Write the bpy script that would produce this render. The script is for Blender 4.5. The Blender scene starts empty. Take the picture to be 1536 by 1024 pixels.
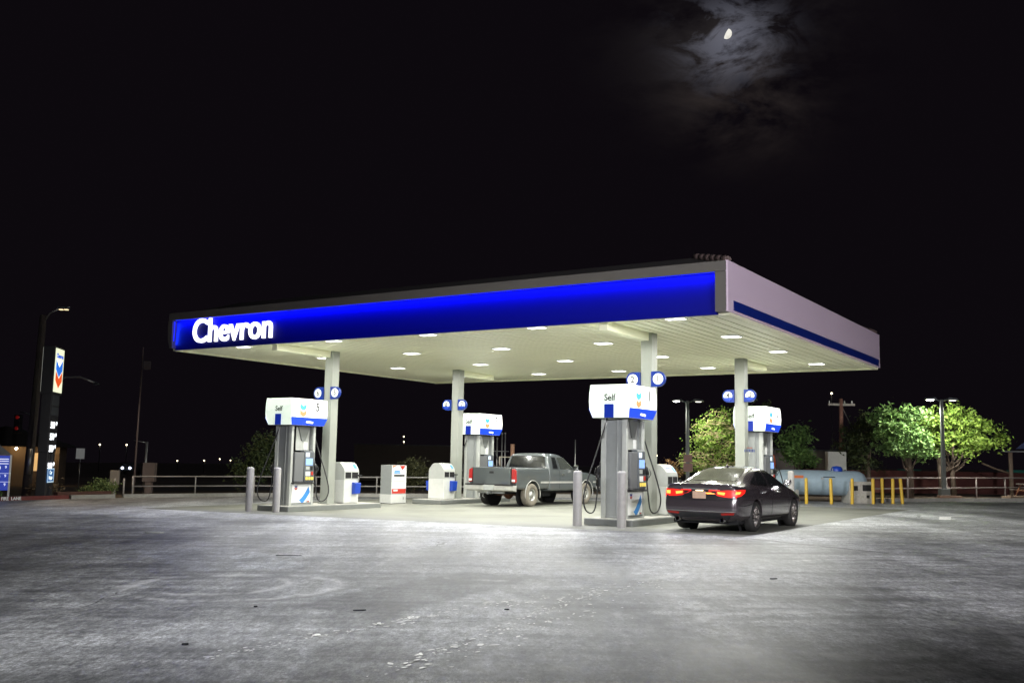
import bpy, bmesh, math, random
from mathutils import Vector, Matrix
from mathutils.bvhtree import BVHTree
random.seed(7)
PI = math.pi
R = math.radians
SC = bpy.context.scene
COL = SC.collection

# ------------------------------------------------------------------ survey of the site
GA, GB = 0.0112, -0.0039                      # gentle fall of the lot
def g(x, y): return GA*x + GB*y
TH = R(-32.784)                               # heading of the forecourt
EX = Vector((math.cos(TH), math.sin(TH), 0)); EY = Vector((-math.sin(TH), math.cos(TH), 0))
O0 = Vector((5.0146, 22.8312, 0))             # ground point under the near right canopy corner
SOFF = 4.994                                  # soffit height
def fc(u, v, dz=0.0):                         # forecourt coordinates -> world, on the ground
    p = O0 + EX*u + EY*v
    return (p.x, p.y, g(p.x, p.y)+dz)
def gp(x, y, dz=0.0): return (x, y, g(x, y)+dz)
UC1, UC5, VC1, VC7 = -3.332, -14.883, 2.80, 9.99

# ------------------------------------------------------------------ node helpers
class NT:
    def __init__(s, nt): s.nt = nt
    def n(s, typ, ins=None, **kw):
        nd = s.nt.nodes.new(typ)
        for k, v in kw.items(): setattr(nd, k, v)
        for k, v in (ins or {}).items():
            if hasattr(v, 'is_output') or isinstance(v, bpy.types.NodeSocket): s.nt.links.new(v, nd.inputs[k])
            else: nd.inputs[k].default_value = v
        return nd
    def math(s, op, a, b=0.0, c=None, clamp=False):
        nd = s.nt.nodes.new('ShaderNodeMath'); nd.operation = op; nd.use_clamp = clamp
        for i, v in enumerate((a, b, c)):
            if v is None: continue
            if isinstance(v, bpy.types.NodeSocket): s.nt.links.new(v, nd.inputs[i])
            else: nd.inputs[i].default_value = v
        return nd.outputs[0]
    def mix(s, f, a, b, typ='MIX'):
        nd = s.nt.nodes.new('ShaderNodeMix'); nd.data_type = 'RGBA'; nd.blend_type = typ
        for i, v in ((0, f), (6, a), (7, b)):
            if isinstance(v, bpy.types.NodeSocket): s.nt.links.new(v, nd.inputs[i])
            else: nd.inputs[i].default_value = v if i == 0 else (tuple(v)+(1,))[:4]
        return nd.outputs[2]
    def ramp(s, f, stops):
        nd = s.nt.nodes.new('ShaderNodeValToRGB')
        s.nt.links.new(f, nd.inputs[0])
        el = nd.color_ramp.elements
        while len(el) < len(stops): el.new(0.5)
        for e, (p, c) in zip(el, stops):
            e.position = p; e.color = (c, c, c, 1) if not isinstance(c, tuple) else (tuple(c)+(1,))[:4]
        return nd.outputs[0]
    def noise(s, vec, scale, detail=4, rough=.55, dist=0.0):
        nd = s.n('ShaderNodeTexNoise', {'Scale': scale, 'Detail': detail, 'Roughness': rough, 'Distortion': dist})
        if vec is not None: s.nt.links.new(vec, nd.inputs['Vector'])
        return nd.outputs[0]
    def link(s, a, b): s.nt.links.new(a, b)

def newmat(name):
    m = bpy.data.materials.new(name); m.use_nodes = True
    nt = m.node_tree
    return m, NT(nt), nt.nodes['Principled BSDF']

def M(name, col, rough=.5, metal=0.0, spec=.5, var=.12, vs=3.0, bump=0.0, bs=80.0, coat=0.0, dirt=0.0, ior=None):
    if name in bpy.data.materials: return bpy.data.materials[name]
    m, t, p = newmat(name)
    co = t.n('ShaderNodeTexCoord').outputs['Object']
    n1 = t.noise(co, vs, 5)
    f = t.math('MULTIPLY_ADD', n1, 2*var, 1-var)
    c = t.mix(1.0, col, (1, 1, 1), 'MULTIPLY')
    hs = t.n('ShaderNodeHueSaturation', {'Color': (*col, 1), 'Value': f})
    out = hs.outputs[0]
    if dirt > 0:
        n2 = t.noise(co, vs*2.3, 6, .7)
        df = t.math('MULTIPLY', t.ramp(n2, [(.42, 0.0), (.72, 1.0)]), dirt)
        out = t.mix(df, out, (.11, .10, .085))
    t.link(out, p.inputs['Base Color'])
    rn = t.noise(co, vs*4, 4)
    t.link(t.math('MULTIPLY_ADD', rn, .18, max(rough-.09, 0.02), clamp=True), p.inputs['Roughness'])
    p.inputs['Metallic'].default_value = metal
    p.inputs['Specular IOR Level'].default_value = spec
    if ior: p.inputs['IOR'].default_value = ior
    if coat: p.inputs['Coat Weight'].default_value = coat; p.inputs['Coat Roughness'].default_value = .05
    if bump > 0:
        bn = t.noise(co, bs, 4)
        b = t.n('ShaderNodeBump', {'Height': bn, 'Strength': bump, 'Distance': .01})
        t.link(b.outputs[0], p.inputs['Normal'])
    return m

def E(name, col, s, base=None, var=0.0, vs=2.0):
    if name in bpy.data.materials: return bpy.data.materials[name]
    m, t, p = newmat(name)
    p.inputs['Base Color'].default_value = (*(base or tuple(c*.8 for c in col)), 1)
    p.inputs['Roughness'].default_value = .35
    p.inputs['Emission Color'].default_value = (*col, 1)
    m.cycles.emission_sampling = 'NONE'
    if var:
        co = t.n('ShaderNodeTexCoord').outputs['Object']
        t.link(t.math('MULTIPLY', t.math('MULTIPLY_ADD', t.noise(co, vs, 3), 2*var, 1-var), s), p.inputs['Emission Strength'])
    else: p.inputs['Emission Strength'].default_value = s
    return m

# ------------------------------------------------------------------ mesh helpers
class MB:
    def __init__(s): s.v = []; s.f = []; s.m = []; s.s = []
    def add(s, vs, fs, mi=0, sm=False):
        b = len(s.v); s.v += [tuple(v) for v in vs]
        for f in fs: s.f.append(tuple(i+b for i in f)); s.m.append(mi); s.s.append(sm)
        return s
    def box(s, c, d, mi=0, rz=0.0, top=1.0):
        x, y, z = d[0]/2, d[1]/2, d[2]/2
        vs = []
        for k, sz in ((1, -z), (top, z)):
            for a, b in ((-x, -y), (x, -y), (x, y), (-x, y)):
                a, b = a*k, b*k
                vs.append((c[0]+a*math.cos(rz)-b*math.sin(rz), c[1]+a*math.sin(rz)+b*math.cos(rz), c[2]+sz))
        return s.add(vs, [(3, 2, 1, 0), (4, 5, 6, 7), (0, 1, 5, 4), (1, 2, 6, 5), (2, 3, 7, 6), (3, 0, 4, 7)], mi)
    def tube(s, pts, rad, n=8, mi=0, caps=True, sm=True):
        pts = [Vector(p) for p in pts]
        if not hasattr(rad, '__len__'): rad = [rad]*len(pts)
        vs = []; fs = []
        prev = None
        for i, p in enumerate(pts):
            d = (pts[min(i+1, len(pts)-1)]-pts[max(i-1, 0)]).normalized()
            a = Vector((0, 0, 1)) if abs(d.z) < .95 else Vector((1, 0, 0))
            if prev is None: x = d.cross(a).normalized()
            else:
                x = (prev-d*prev.dot(d))
                x = x.normalized() if x.length > 1e-5 else d.cross(a).normalized()
            prev = x; y = d.cross(x).normalized()
            for k in range(n):
                t = 2*PI*k/n; vs.append(p+(x*math.cos(t)+y*math.sin(t))*rad[i])
        for i in range(len(pts)-1):
            for k in range(n):
                a = i*n+k; b = i*n+(k+1) % n; fs.append((a, b, b+n, a+n))
        s.add(vs, fs, mi, sm)
        if caps:
            s.add(vs[:n], [tuple(range(n))], mi); s.add(vs[-n:], [tuple(reversed(range(n)))], mi)
        return s
    def cyl(s, a, b, r, n=16, mi=0, r2=None): return s.tube([a, b], [r, r if r2 is None else r2], n, mi)
    def prism(s, poly, axis, a, b, mi=0, sm=False):
        """extrude a 2D polygon along an axis from a to b; axis x: poly=(y,z), y: poly=(x,z), z: poly=(x,y)"""
        def P(q, t):
            return {'x': (t, q[0], q[1]), 'y': (q[0], t, q[1]), 'z': (q[0], q[1], t)}[axis]
        n = len(poly); vs = [P(q, a) for q in poly]+[P(q, b) for q in poly]
        s.add(vs, [tuple(range(n)), tuple(range(2*n-1, n-1, -1))], mi)
        s.add(vs, [(i, i+n, (i+1) % n+n, (i+1) % n) for i in range(n)], mi, sm)
        return s
    def lathe(s, prof, n=24, mi=0, axis='z', c=(0, 0, 0)):
        vs = []; fs = []
        for r, h in prof:
            for k in range(n):
                t = 2*PI*k/n; a, b = r*math.cos(t), r*math.sin(t)
                q = {'z': (a, b, h), 'x': (h, a, b), 'y': (a, h, b)}[axis]
                vs.append((q[0]+c[0], q[1]+c[1], q[2]+c[2]))
        for i in range(len(prof)-1):
            for k in range(n): fs.append((i*n+k, i*n+(k+1) % n, (i+1)*n+(k+1) % n, (i+1)*n+k))
        return s.add(vs, fs, mi, True)
    def build(s, name, mats, parent=None, loc=(0, 0, 0), rz=0.0, bev=0.0, sub=0, fixn=True, sharp=None):
        me = bpy.data.meshes.new(name); me.from_pydata(s.v, [], s.f)
        for m in (mats if isinstance(mats, (list, tuple)) else [mats]): me.materials.append(m)
        for p, mi, sm in zip(me.polygons, s.m, s.s): p.material_index = mi; p.use_smooth = sm
        if fixn:
            bm = bmesh.new(); bm.from_mesh(me); bmesh.ops.remove_doubles(bm, verts=bm.verts, dist=1e-5)
            bmesh.ops.recalc_face_normals(bm, faces=bm.faces)
            bm.to_mesh(me); bm.free()
        o = bpy.data.objects.new(name, me); COL.objects.link(o)
        o.location = loc; o.rotation_euler = (0, 0, rz)
        if parent: o.parent = parent
        if bev:
            b = o.modifiers.new('Bevel', 'BEVEL'); b.width = bev; b.segments = 2; b.limit_method = 'ANGLE'; b.angle_limit = R(40)
        if sub:
            b = o.modifiers.new('Subsurf', 'SUBSURF'); b.levels = sub; b.render_levels = sub
        return o

def tag(o, label=None, cat=None, group=None, kind=None):
    if label: o['label'] = label
    if cat: o['category'] = cat
    if group: o['group'] = group
    if kind: o['kind'] = kind
    return o
def thing(name, label, cat, loc, rz=0.0, group=None):
    o = bpy.data.objects.new(name, None); COL.objects.link(o); o.empty_display_size = .2
    o.location = loc; o.rotation_euler = (0, 0, rz)
    return tag(o, label, cat, group)
def dup(o, parent=None):
    c = o.copy(); COL.objects.link(c)
    if parent: c.parent = parent
    for ch in list(o.children): dup(ch, c)
    return c
def text(name, body, size, mat, parent, loc, rot, ext=.004, bold=0.0, sx=1.0, align='CENTER', res=4):
    cu = bpy.data.curves.new(name, 'FONT'); cu.body = body; cu.size = size; cu.extrude = ext; cu.offset = bold
    cu.align_x = align; cu.align_y = 'CENTER'; cu.resolution_u = res
    t = bpy.data.objects.new(name+'_curve', cu); COL.objects.link(t)
    bpy.context.view_layer.update()
    me = bpy.data.meshes.new_from_object(t.evaluated_get(bpy.context.evaluated_depsgraph_get()))
    bpy.data.objects.remove(t); bpy.data.curves.remove(cu)
    me.materials.clear(); me.materials.append(mat); me.name = name
    o = bpy.data.objects.new(name, me); COL.objects.link(o)
    o.parent = parent; o.location = loc; o.rotation_euler = rot; o.scale = (sx, 1, 1)
    return o
FX = (PI/2, 0, PI/2); FNX = (PI/2, 0, -PI/2); FNY = (PI/2, 0, 0); FY = (PI/2, 0, PI)
def lamp(name, typ, parent, loc, energy, col=(1, 1, 1), rot=(0, 0, 0), **kw):
    l = bpy.data.lights.new(name, typ); l.energy = energy; l.color = col
    for k, v in kw.items(): setattr(l, k, v)
    o = bpy.data.objects.new(name, l); COL.objects.link(o); o.location = loc; o.rotation_euler = rot
    if parent: o.parent = parent
    return o
def vband(w, dip, t, cx, cz):
    return [(cx-w/2, cz+dip), (cx, cz), (cx+w/2, cz+dip), (cx+w/2, cz+dip-t), (cx, cz-t), (cx-w/2, cz+dip-t)]

# ------------------------------------------------------------------ materials
WHITE = M('white_paint', (.60, .61, .58), .38, var=.05, dirt=.10)
OFFWHITE = M('off_white_deck', (.88, .875, .655), .42, var=.05, dirt=.04, vs=.5)
GREYP = M('grey_panel', (.27, .285, .28), .42, var=.08, dirt=.12)
LGREY = M('light_grey_paint', (.44, .455, .43), .42, var=.06, dirt=.12)
COLP = M('column_paint', (.30, .315, .28), .45, var=.05, dirt=.10, vs=1.2)
DGREY = M('dark_grey_panel', (.10, .11, .12), .42, var=.1)
BLACK = M('black_rubber', (.014, .014, .015), .5, var=.2)
VOID = M('dark_cavity', (.006, .006, .007), .8)
CHROME = M('chrome', (.62, .62, .60), .18, metal=1.0, var=.1, dirt=.25)
TRIM = M('dusty_silver_trim', (.55, .55, .52), .35, metal=.25, var=.1, dirt=.25)
STEEL = M('galvanised_steel', (.42, .43, .42), .42, metal=.8, var=.15)
BLUE = M('blue_paint', (.012, .055, .42), .35, var=.06)
DBLUE = M('deep_blue_stripe', (.006, .020, .20), .35, var=.06)
NAVY = M('navy_sign', (.006, .030, .24), .3, var=.05)
SIGNWHITE = M('sign_white', (.85, .86, .84), .35, var=.03)
INK = M('black_ink', (.015, .015, .02), .5, var=.05)
REDP = M('red_print', (.50, .035, .02), .4, var=.05)
SKYB = M('sky_blue_print', (.05, .26, .68), .4, var=.08)
ORANGEP = M('orange_print', (.65, .16, .04), .4, var=.05)
YELLOW = M('yellow_bollard_paint', (.66, .42, .03), .5, var=.12, dirt=.25)
RUST = M('rusty_steel', (.16, .065, .03), .75, var=.3, vs=9)
BARK = M('bark', (.075, .055, .04), .9, var=.3, vs=9, bump=.5, bs=30)
BRICK = M('brown_brick', (.10, .045, .032), .85, var=.35, vs=12, bump=.3, bs=30)
KERBC = M('kerb_concrete', (.34, .33, .30), .8, var=.2, dirt=.3, bump=.2)
KERBR = M('red_kerb_paint', (.15, .022, .018), .7, var=.3, dirt=.3)
CONC = M('pale_concrete', (.44, .43, .39), .75, var=.15, dirt=.15, bump=.2, vs=1.5)
GLASS = M('dark_glass', (.012, .013, .014), .06, spec=.9, var=.1, ior=1.75)
DUSTGL = M('dusty_rear_glass', (.05, .052, .044), .10, spec=1.0, var=.06, ior=1.8, vs=1.2)
PLASTIC = M('black_plastic', (.02, .02, .022), .45, var=.15)
TYRE = M('tyre_rubber', (.022, .021, .020), .75, var=.25, vs=12)
DUSTYRE = M('dusty_tyre', (.20, .18, .145), .9, var=.25, vs=10)
ALLOY = M('alloy_wheel', (.62, .57, .55), .25, metal=.9, var=.1)
WARMW = M('worn_steel_wheel', (.50, .50, .47), .4, metal=.6, var=.15, dirt=.3)
WOODP = M('weathered_wood', (.10, .085, .075), .9, var=.3, vs=5, bump=.4, bs=25)
TANKB = M('pale_blue_tank', (.32, .42, .49), .45, var=.12, dirt=.2, vs=2)
TANW = M('tan_wall', (.22, .15, .085), .8, var=.1)
DKWALL = M('dark_wall', (.09, .075, .07), .9, var=.25, vs=1)
REDWALL = M('dark_red_wall', (.10, .032, .026), .85, var=.3, vs=2.5)
TEAL = M('teal_panel', (.03, .20, .15), .6, var=.1)
ROOFT = M('clay_roof_tile', (.012, .009, .009), .8, var=.3, vs=5)

def asphalt():
    m, t, p = newmat('worn_asphalt')
    pos = t.n('ShaderNodeNewGeometry').outputs['Position']
    pos0 = pos
    pos = t.n('ShaderNodeMapping', {'Vector': pos0, 'Scale': (1, .38, 1)}).outputs[0]
    n1 = t.noise(pos, .16, 3, .5, .4)
    n2 = t.noise(pos, .55, 7, .66, .5)
    n3 = t.noise(pos, 42, 4, .7)
    n4 = t.noise(pos, 160, 2, .6)
    mp = t.n('ShaderNodeMapping', {'Vector': pos0, 'Rotation': (0, 0, R(-32)), 'Scale': (.35, 3.2, 1)}).outputs[0]
    st = t.noise(mp, .8, 5, .6, .6)
    mp2 = t.n('ShaderNodeMapping', {'Vector': pos, 'Rotation': (0, 0, R(22)), 'Scale': (.18, 2.2, 1)}).outputs[0]
    st2 = t.noise(mp2, .9, 5, .65, .8)
    a = t.math('ADD', t.math('MULTIPLY', n1, .22), t.math('MULTIPLY', n2, .40))
    mp3 = t.n('ShaderNodeMapping', {'Vector': pos, 'Rotation': (0, 0, R(-8)), 'Scale': (.75, .20, 1)}).outputs[0]
    n6 = t.noise(mp3, .75, 6, .62, 1.1)
    a = t.math('ADD', t.math('MULTIPLY', a, .72), t.math('MULTIPLY', n6, .24))
    a = t.math('ADD', a, t.math('MULTIPLY', st, .18)); a = t.math('ADD', a, t.math('MULTIPLY', st2, .20))
    c = t.ramp(a, [(.44, (.118, .121, .125)), (.50, (.258, .264, .270)), (.555, (.432, .441, .450)), (.61, (.61, .62, .63))])
    n5 = t.noise(pos, 5.5, 5, .7)
    gr = t.math('MULTIPLY', t.ramp(n3, [(.36, .68), (.50, 1.0), (.64, 1.35)]), t.ramp(n4, [(.34, .75), (.5, 1.0), (.66, 1.25)]))
    n7 = t.noise(pos, 15, 4, .75)
    mp4 = t.n('ShaderNodeMapping', {'Vector': pos, 'Rotation': (0, 0, R(24)), 'Scale': (.9, 6.0, 1)}).outputs[0]
    n8 = t.noise(mp4, 2.2, 5, .7, .3)
    gr = t.math('MULTIPLY', gr, t.ramp(n5, [(.36, .72), (.52, 1.0), (.66, 1.2)]))
    gr = t.math('MULTIPLY', gr, t.ramp(n7, [(.38, .70), (.50, 1.0), (.62, 1.28)]))
    gr = t.math('MULTIPLY', gr, t.ramp(n8, [(.38, .82), (.50, 1.0), (.62, 1.14)]))
    hs = t.n('ShaderNodeHueSaturation', {'Color': c, 'Value': gr}).outputs[0]
    # old square patches of newer, darker asphalt
    def patch(cx, cy, rz, w, h, col, f, src):
        mq = t.n('ShaderNodeMapping', {'Vector': pos0, 'Location': (-cx, -cy, 0)}, vector_type='POINT').outputs[0]
        mr = t.n('ShaderNodeVectorRotate', {'Vector': mq, 'Angle': rz}, rotation_type='Z_AXIS').outputs[0]
        wob = t.math('MULTIPLY', t.math('SUBTRACT', n2, .5), .55)
        sx = t.n('ShaderNodeSeparateXYZ', {0: mr})
        ax = t.math('SUBTRACT', w/2, t.math('ABSOLUTE', t.math('ADD', sx.outputs[0], wob)))
        ay = t.math('SUBTRACT', h/2, t.math('ABSOLUTE', t.math('ADD', sx.outputs[1], wob)))
        k = t.math('MINIMUM', ax, ay)
        k = t.math('MULTIPLY', t.math('MULTIPLY', k, 5.0, clamp=True), f)
        return t.mix(k, src, col, 'MULTIPLY')
    hs = patch(-.9, 12.2, R(25), 1.5, 4.2, (.50, .50, .51), 1.0, hs)
    hs = patch(.7, 11.2, R(-20), 1.0, 2.2, (.55, .55, .55), 1.0, hs)
    hs = patch(-4.6, 16.0, R(-32), 2.0, 4.0, (1.3, 1.32, 1.36), 1.0, hs)
    # cracks
    dv = t.n('ShaderNodeVectorMath', {0: pos0, 1: t.n('ShaderNodeVectorMath', {0: t.n('ShaderNodeTexNoise', {'Vector': pos0, 'Scale': .6, 'Detail': 5}).outputs['Color'], 1: (1.6, 1.6, 0)}, operation='MULTIPLY').outputs[0]}, operation='ADD').outputs[0]
    vo = t.n('ShaderNodeTexVoronoi', {'Vector': dv, 'Scale': .16}, feature='DISTANCE_TO_EDGE').outputs['Distance']
    ck = t.math('LESS_THAN', vo, .0018)
    ck = t.math('MULTIPLY', ck, t.ramp(n2, [(.5, 0.0), (.6, .8)]))
    hs = t.mix(ck, hs, (.012, .012, .012))
    mq = t.n('ShaderNodeVectorMath', {0: pos0, 1: (5.82, 19.5, 0)}, operation='SUBTRACT').outputs[0]
    mq = t.n('ShaderNodeVectorRotate', {'Vector': mq, 'Angle': math.atan2(3.04, -1.5)*-1}, rotation_type='Z_AXIS').outputs[0]
    sq = t.n('ShaderNodeSeparateXYZ', {0: mq})
    ln = t.math('LESS_THAN', t.math('ABSOLUTE', t.math('ADD', sq.outputs[1], t.math('MULTIPLY', t.math('SUBTRACT', n2, .5), .35))), .05)
    ln = t.math('MULTIPLY', ln, t.math('LESS_THAN', t.math('ABSOLUTE', sq.outputs[0]), 1.9))
    hs = t.mix(t.math('MULTIPLY', ln, .9), hs, (.03, .03, .03))
    # tyre scuffs: rings round two turning points
    for cx, cy, rr, cc_ in ((2.9, 9.4, 1.2, .85), (2.9, 9.4, 1.5, .12), (2.6, 9.2, 1.85, .80), (-3.6, 12.6, .95, .90), (-3.3, 12.4, 1.3, .90), (-3.5, 12.5, 1.65, .14), (6.5, 13.5, 3.2, .8), (6.5, 13.5, 4.0, .14), (-7.5, 17, 3.0, .13), (0.5, 15.5, 2.4, .85)):
        d = t.n('ShaderNodeVectorMath', {0: pos0, 1: (cx, cy, 0)}, operation='DISTANCE').outputs['Value']
        d = t.math('ADD', d, t.math('MULTIPLY', n2, .9))
        d = t.math('SUBTRACT', d, .45)
        w = t.math('MULTIPLY', t.math('SUBTRACT', .13, t.math('ABSOLUTE', t.math('SUBTRACT', d, rr))), 7.0, clamp=True)
        w = t.math('MULTIPLY', t.math('MULTIPLY', w, t.ramp(n6, [(.46, 0.0), (.54, 1.0)])), t.ramp(n5, [(.34, .15), (.58, .75)]))
        hs = t.mix(w, hs, (cc_, cc_, cc_))
    t.link(hs, p.inputs['Base Color'])
    r = t.math('MULTIPLY_ADD', n2, .34, .24); r = t.math('ADD', r, t.math('MULTIPLY', n3, .12))
    t.link(r, p.inputs['Roughness'])
    p.inputs['Specular IOR Level'].default_value = .5
    h = t.math('ADD', t.math('MULTIPLY', n3, .6), t.math('MULTIPLY', n4, .4))
    h = t.math('ADD', h, t.math('MULTIPLY', n2, 1.2))
    b = t.n('ShaderNodeBump', {'Height': h, 'Strength': .26, 'Distance': .012})
    t.link(b.outputs[0], p.inputs['Normal'])
    return m
ASPH = asphalt()

def slab_mat():
    m, t, p = newmat('forecourt_concrete')
    co = t.n('ShaderNodeTexCoord').outputs['Object']
    n1 = t.noise(co, .35, 5, .6, .5); n2 = t.noise(co, 3, 6, .65); n3 = t.noise(co, 60, 3)
    c = t.ramp(t.math('ADD', t.math('MULTIPLY', n1, .6), t.math('MULTIPLY', n2, .4)),
               [(.33, (.105, .105, .088)), (.48, (.175, .178, .15)), (.62, (.235, .238, .20))])
    stn = t.noise(co, .9, 4, .6, 1.0)
    c = t.mix(t.ramp(stn, [(.60, 0.0), (.75, .55)]), c, (.13, .125, .11))
    sx = t.n('ShaderNodeSeparateXYZ', {0: co})
    j = None
    for i, per in ((0, 3.9), (1, 4.1)):
        fr = t.math('ABSOLUTE', t.math('SUBTRACT', t.math('FRACT', t.math('ADD', t.math('DIVIDE', sx.outputs[i], per), 10.0)), .5))
        jj = t.math('GREATER_THAN', fr, .4965)
        j = jj if j is None else t.math('MAXIMUM', j, jj)
    c = t.mix(t.math('MULTIPLY', j, .7), c, (.08, .075, .07))
    hs = t.n('ShaderNodeHueSaturation', {'Color': c, 'Value': t.math('MULTIPLY_ADD', n3, .5, .75)}).outputs[0]
    t.link(hs, p.inputs['Base Color'])
    t.link(t.math('MULTIPLY_ADD', n2, .3, .42), p.inputs['Roughness'])
    b = t.n('ShaderNodeBump', {'Height': n3, 'Strength': .25, 'Distance': .006}); t.link(b.outputs[0], p.inputs['Normal'])
    return m
SLAB = slab_mat()

def dirt_mat():
    m, t, p = newmat('dry_dirt')
    pos = t.n('ShaderNodeNewGeometry').outputs['Position']
    n1 = t.noise(pos, .4, 6, .65); n2 = t.noise(pos, 9, 5, .7)
    c = t.ramp(t.math('ADD', t.math('MULTIPLY', n1, .5), t.math('MULTIPLY', n2, .5)), [(.35, (.07, .05, .035)), (.5, (.13, .095, .065)), (.65, (.19, .15, .10))])
    t.link(c, p.inputs['Base Color']); p.inputs['Roughness'].default_value = .95
    b = t.n('ShaderNodeBump', {'Height': n2, 'Strength': .7, 'Distance': .05}); t.link(b.outputs[0], p.inputs['Normal'])
    return m
DIRT = dirt_mat()

def leaf_mat(name, c1, c2):
    m, t, p = newmat(name)
    ri = t.n('ShaderNodeNewGeometry').outputs['Random Per Island']
    t.link(t.mix(ri, c1, c2), p.inputs['Base Color'])
    p.inputs['Roughness'].default_value = .55
    p.inputs['Specular IOR Level'].default_value = .3
    return m
LEAF = leaf_mat('green_leaves', (.055, .125, .035), (.17, .29, .08))
LEAFY = leaf_mat('yellow_green_leaves', (.09, .17, .025), (.23, .34, .06))
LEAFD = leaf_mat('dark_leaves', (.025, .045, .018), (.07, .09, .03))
LEAFO = leaf_mat('olive_leaves', (.055, .06, .028), (.10, .10, .045))
TWIG = M('straw_twigs', (.30, .25, .13), .85, var=.25)

# ------------------------------------------------------------------ setting
def sheet(name, poly, dz, mat, kind='structure', loc=(0, 0), rz=0.0):
    """flat sheet following the fall of the lot; poly in world xy (or local when loc/rz given)"""
    bm = bmesh.new(); c, s = math.cos(rz), math.sin(rz)
    vs = []
    for x, y in poly:
        X, Y = loc[0]+c*x-s*y, loc[1]+s*x+c*y
        vs.append(bm.verts.new((x, y, g(X, Y)-g(*loc)+dz)))
    f = bm.faces.new(vs); f.normal_update()
    if f.normal.z < 0: f.normal_flip()
    bmesh.ops.triangulate(bm, faces=bm.faces[:])
    me = bpy.data.meshes.new(name); bm.to_mesh(me); bm.free(); me.materials.append(mat)
    o = bpy.data.objects.new(name, me); COL.objects.link(o); o.location = (loc[0], loc[1], g(*loc)); o.rotation_euler = (0, 0, rz)
    if kind: o['kind'] = kind
    return o
sheet('ground', [(-900, -300), (900, -300), (900, 1500), (-900, 1500)], -.008, DIRT)
EDGE = [(-60, -12), (-28, 22), (-18.97, 37.73), (-17.51, 40.25), (-16.2, 41.8), (-11.7, 45.1), (-3.46, 46.1), (7.45, 47.8), (10.6, 45.2), (15.8, 43.6), (17.4, 44.3), (20.2, 45.4), (24, 46), (40, 50), (80, 60)]
sheet('parking_lot', EDGE+[(80, -60), (-60, -60)], 0.0, ASPH)
sheet('forecourt_slab', [(-19.6, -.95), (.62, -.95), (.62, 16.2), (-19.6, 16.2)], .004, SLAB, loc=(O0.x, O0.y), rz=TH)
sheet('street', [(-120, 41), (-30, 49), (-14, 55), (40, 66), (160, 90), (160, 98), (40, 74), (-14, 63), (-34, 57), (-124, 49)], .0, M('street_asphalt', (.05, .05, .05), .8, var=.2))
def kerb(path, mat, name='kerb', w=.16, h=.15):
    mb = MB()
    for (x0, y0), (x1, y1) in zip(path[:-1], path[1:]):
        d = Vector((x1-x0, y1-y0, 0)).normalized(); n = Vector((-d.y, d.x, 0))*w
        vs = []
        for x, y in ((x0, y0), (x1, y1)):
            for o, z in ((0, -.02), (.02, h), (1, h), (1, -.02)):
                vs.append((x+n.x*o, y+n.y*o, g(x, y)+z))
        mb.add(vs, [(0, 1, 5, 4), (1, 2, 6, 5), (2, 3, 7, 6), (0, 3, 2, 1), (4, 5, 6, 7)])
    o = mb.build(name, mat); o['kind'] = 'structure'; return o
kr = kerb([(-28, 22), (-18.97, 37.73), (-17.51, 40.25)], KERBR)
dk = Vector((1.46, 2.52, 0)).normalized(); nk = Vector((dk.y, -dk.x, 0))
tk = Vector((-18.75, 38.1, 0))+nk*.012
text('lettering', 'FIRE  LANE', .17, SIGNWHITE, kr, (tk.x, tk.y, g(tk.x, tk.y)+.075), (PI/2-.12, 0, math.atan2(dk.y, dk.x)), .003, .004, 1.0)
kerb([(-17.45, 40.33), (-16.25, 41.75)], KERBC)
kerb([(-16.0, 42.0), (-11.7, 45.1), (-3.46, 46.1), (7.45, 47.8)], KERBC)
kerb([(15.85, 43.62), (17.4, 44.3), (20.2, 45.4), (24, 46), (40, 50)], KERBC)

def paint_mat():
    m, t, p = newmat('worn_white_marking')
    pos = t.n('ShaderNodeNewGeometry').outputs['Position']
    n = t.noise(pos, 14, 5, .7)
    t.link(t.mix(t.ramp(n, [(.34, 0.0), (.46, 1.0)]), (.3, .3, .3), (.92, .92, .90)), p.inputs['Base Color']); p.inputs['Roughness'].default_value = .7
    return m
sheet('road_marking', [(12.45, 29.3), (12.75, 29.2), (13.55, 31.0), (14.3, 31.3), (14.25, 31.5), (13.3, 31.25)], .006, paint_mat())

# wet glints put in as diffuse white flecks trailed across the asphalt
mb = MB()
def flecks(x0, y0, x1, y1, n, spread, smax):
    for i in range(n):
        t = random.random()**.9
        x = x0+(x1-x0)*t+random.gauss(0, spread); y = y0+(y1-y0)*t+random.gauss(0, spread)
        a = math.atan2(y1-y0, x1-x0)+random.gauss(0, .5); l = random.uniform(.25, 1)*smax*1.8*(1.8 if random.random() < .25 else 1); w = l*random.uniform(.35, .6)
        k = random.randint(5, 7); pts = []; zf = random.uniform(.0042, .0075)
        for j in range(k):
            q = 2*PI*j/k; rr = random.uniform(.7, 1.1)
            px, py = l*math.cos(q)*rr, w*math.sin(q)*rr
            X = x+px*math.cos(a)-py*math.sin(a); Y = y+px*math.sin(a)+py*math.cos(a)
            pts.append((X, Y, g(X, Y)+zf))
        mb.add(pts, [tuple(range(k))])
flecks(-2.4, 7.75, -.6, 10.4, 120, .05, .018)
flecks(-2.2, 7.9, .4, 11.6, 60, .16, .018)
flecks(-.95, 7.2, 1.1, 12.2, 150, .06, .018)
flecks(-.6, 7.6, .8, 10.6, 50, .12, .02)
flecks(.2, 9.0, 2.4, 14.5, 80, .22, .018)
flecks(0, 10.8, 1.9, 13.2, 70, .14, .02)
tag(mb.build('glint_flecks', M('pale_fleck', (.92, .92, .90), .3, var=.1), fixn=True), 'white flecks standing in for wet glints, trailed in lines over the dark asphalt', 'flecks', kind='stuff')

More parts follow.
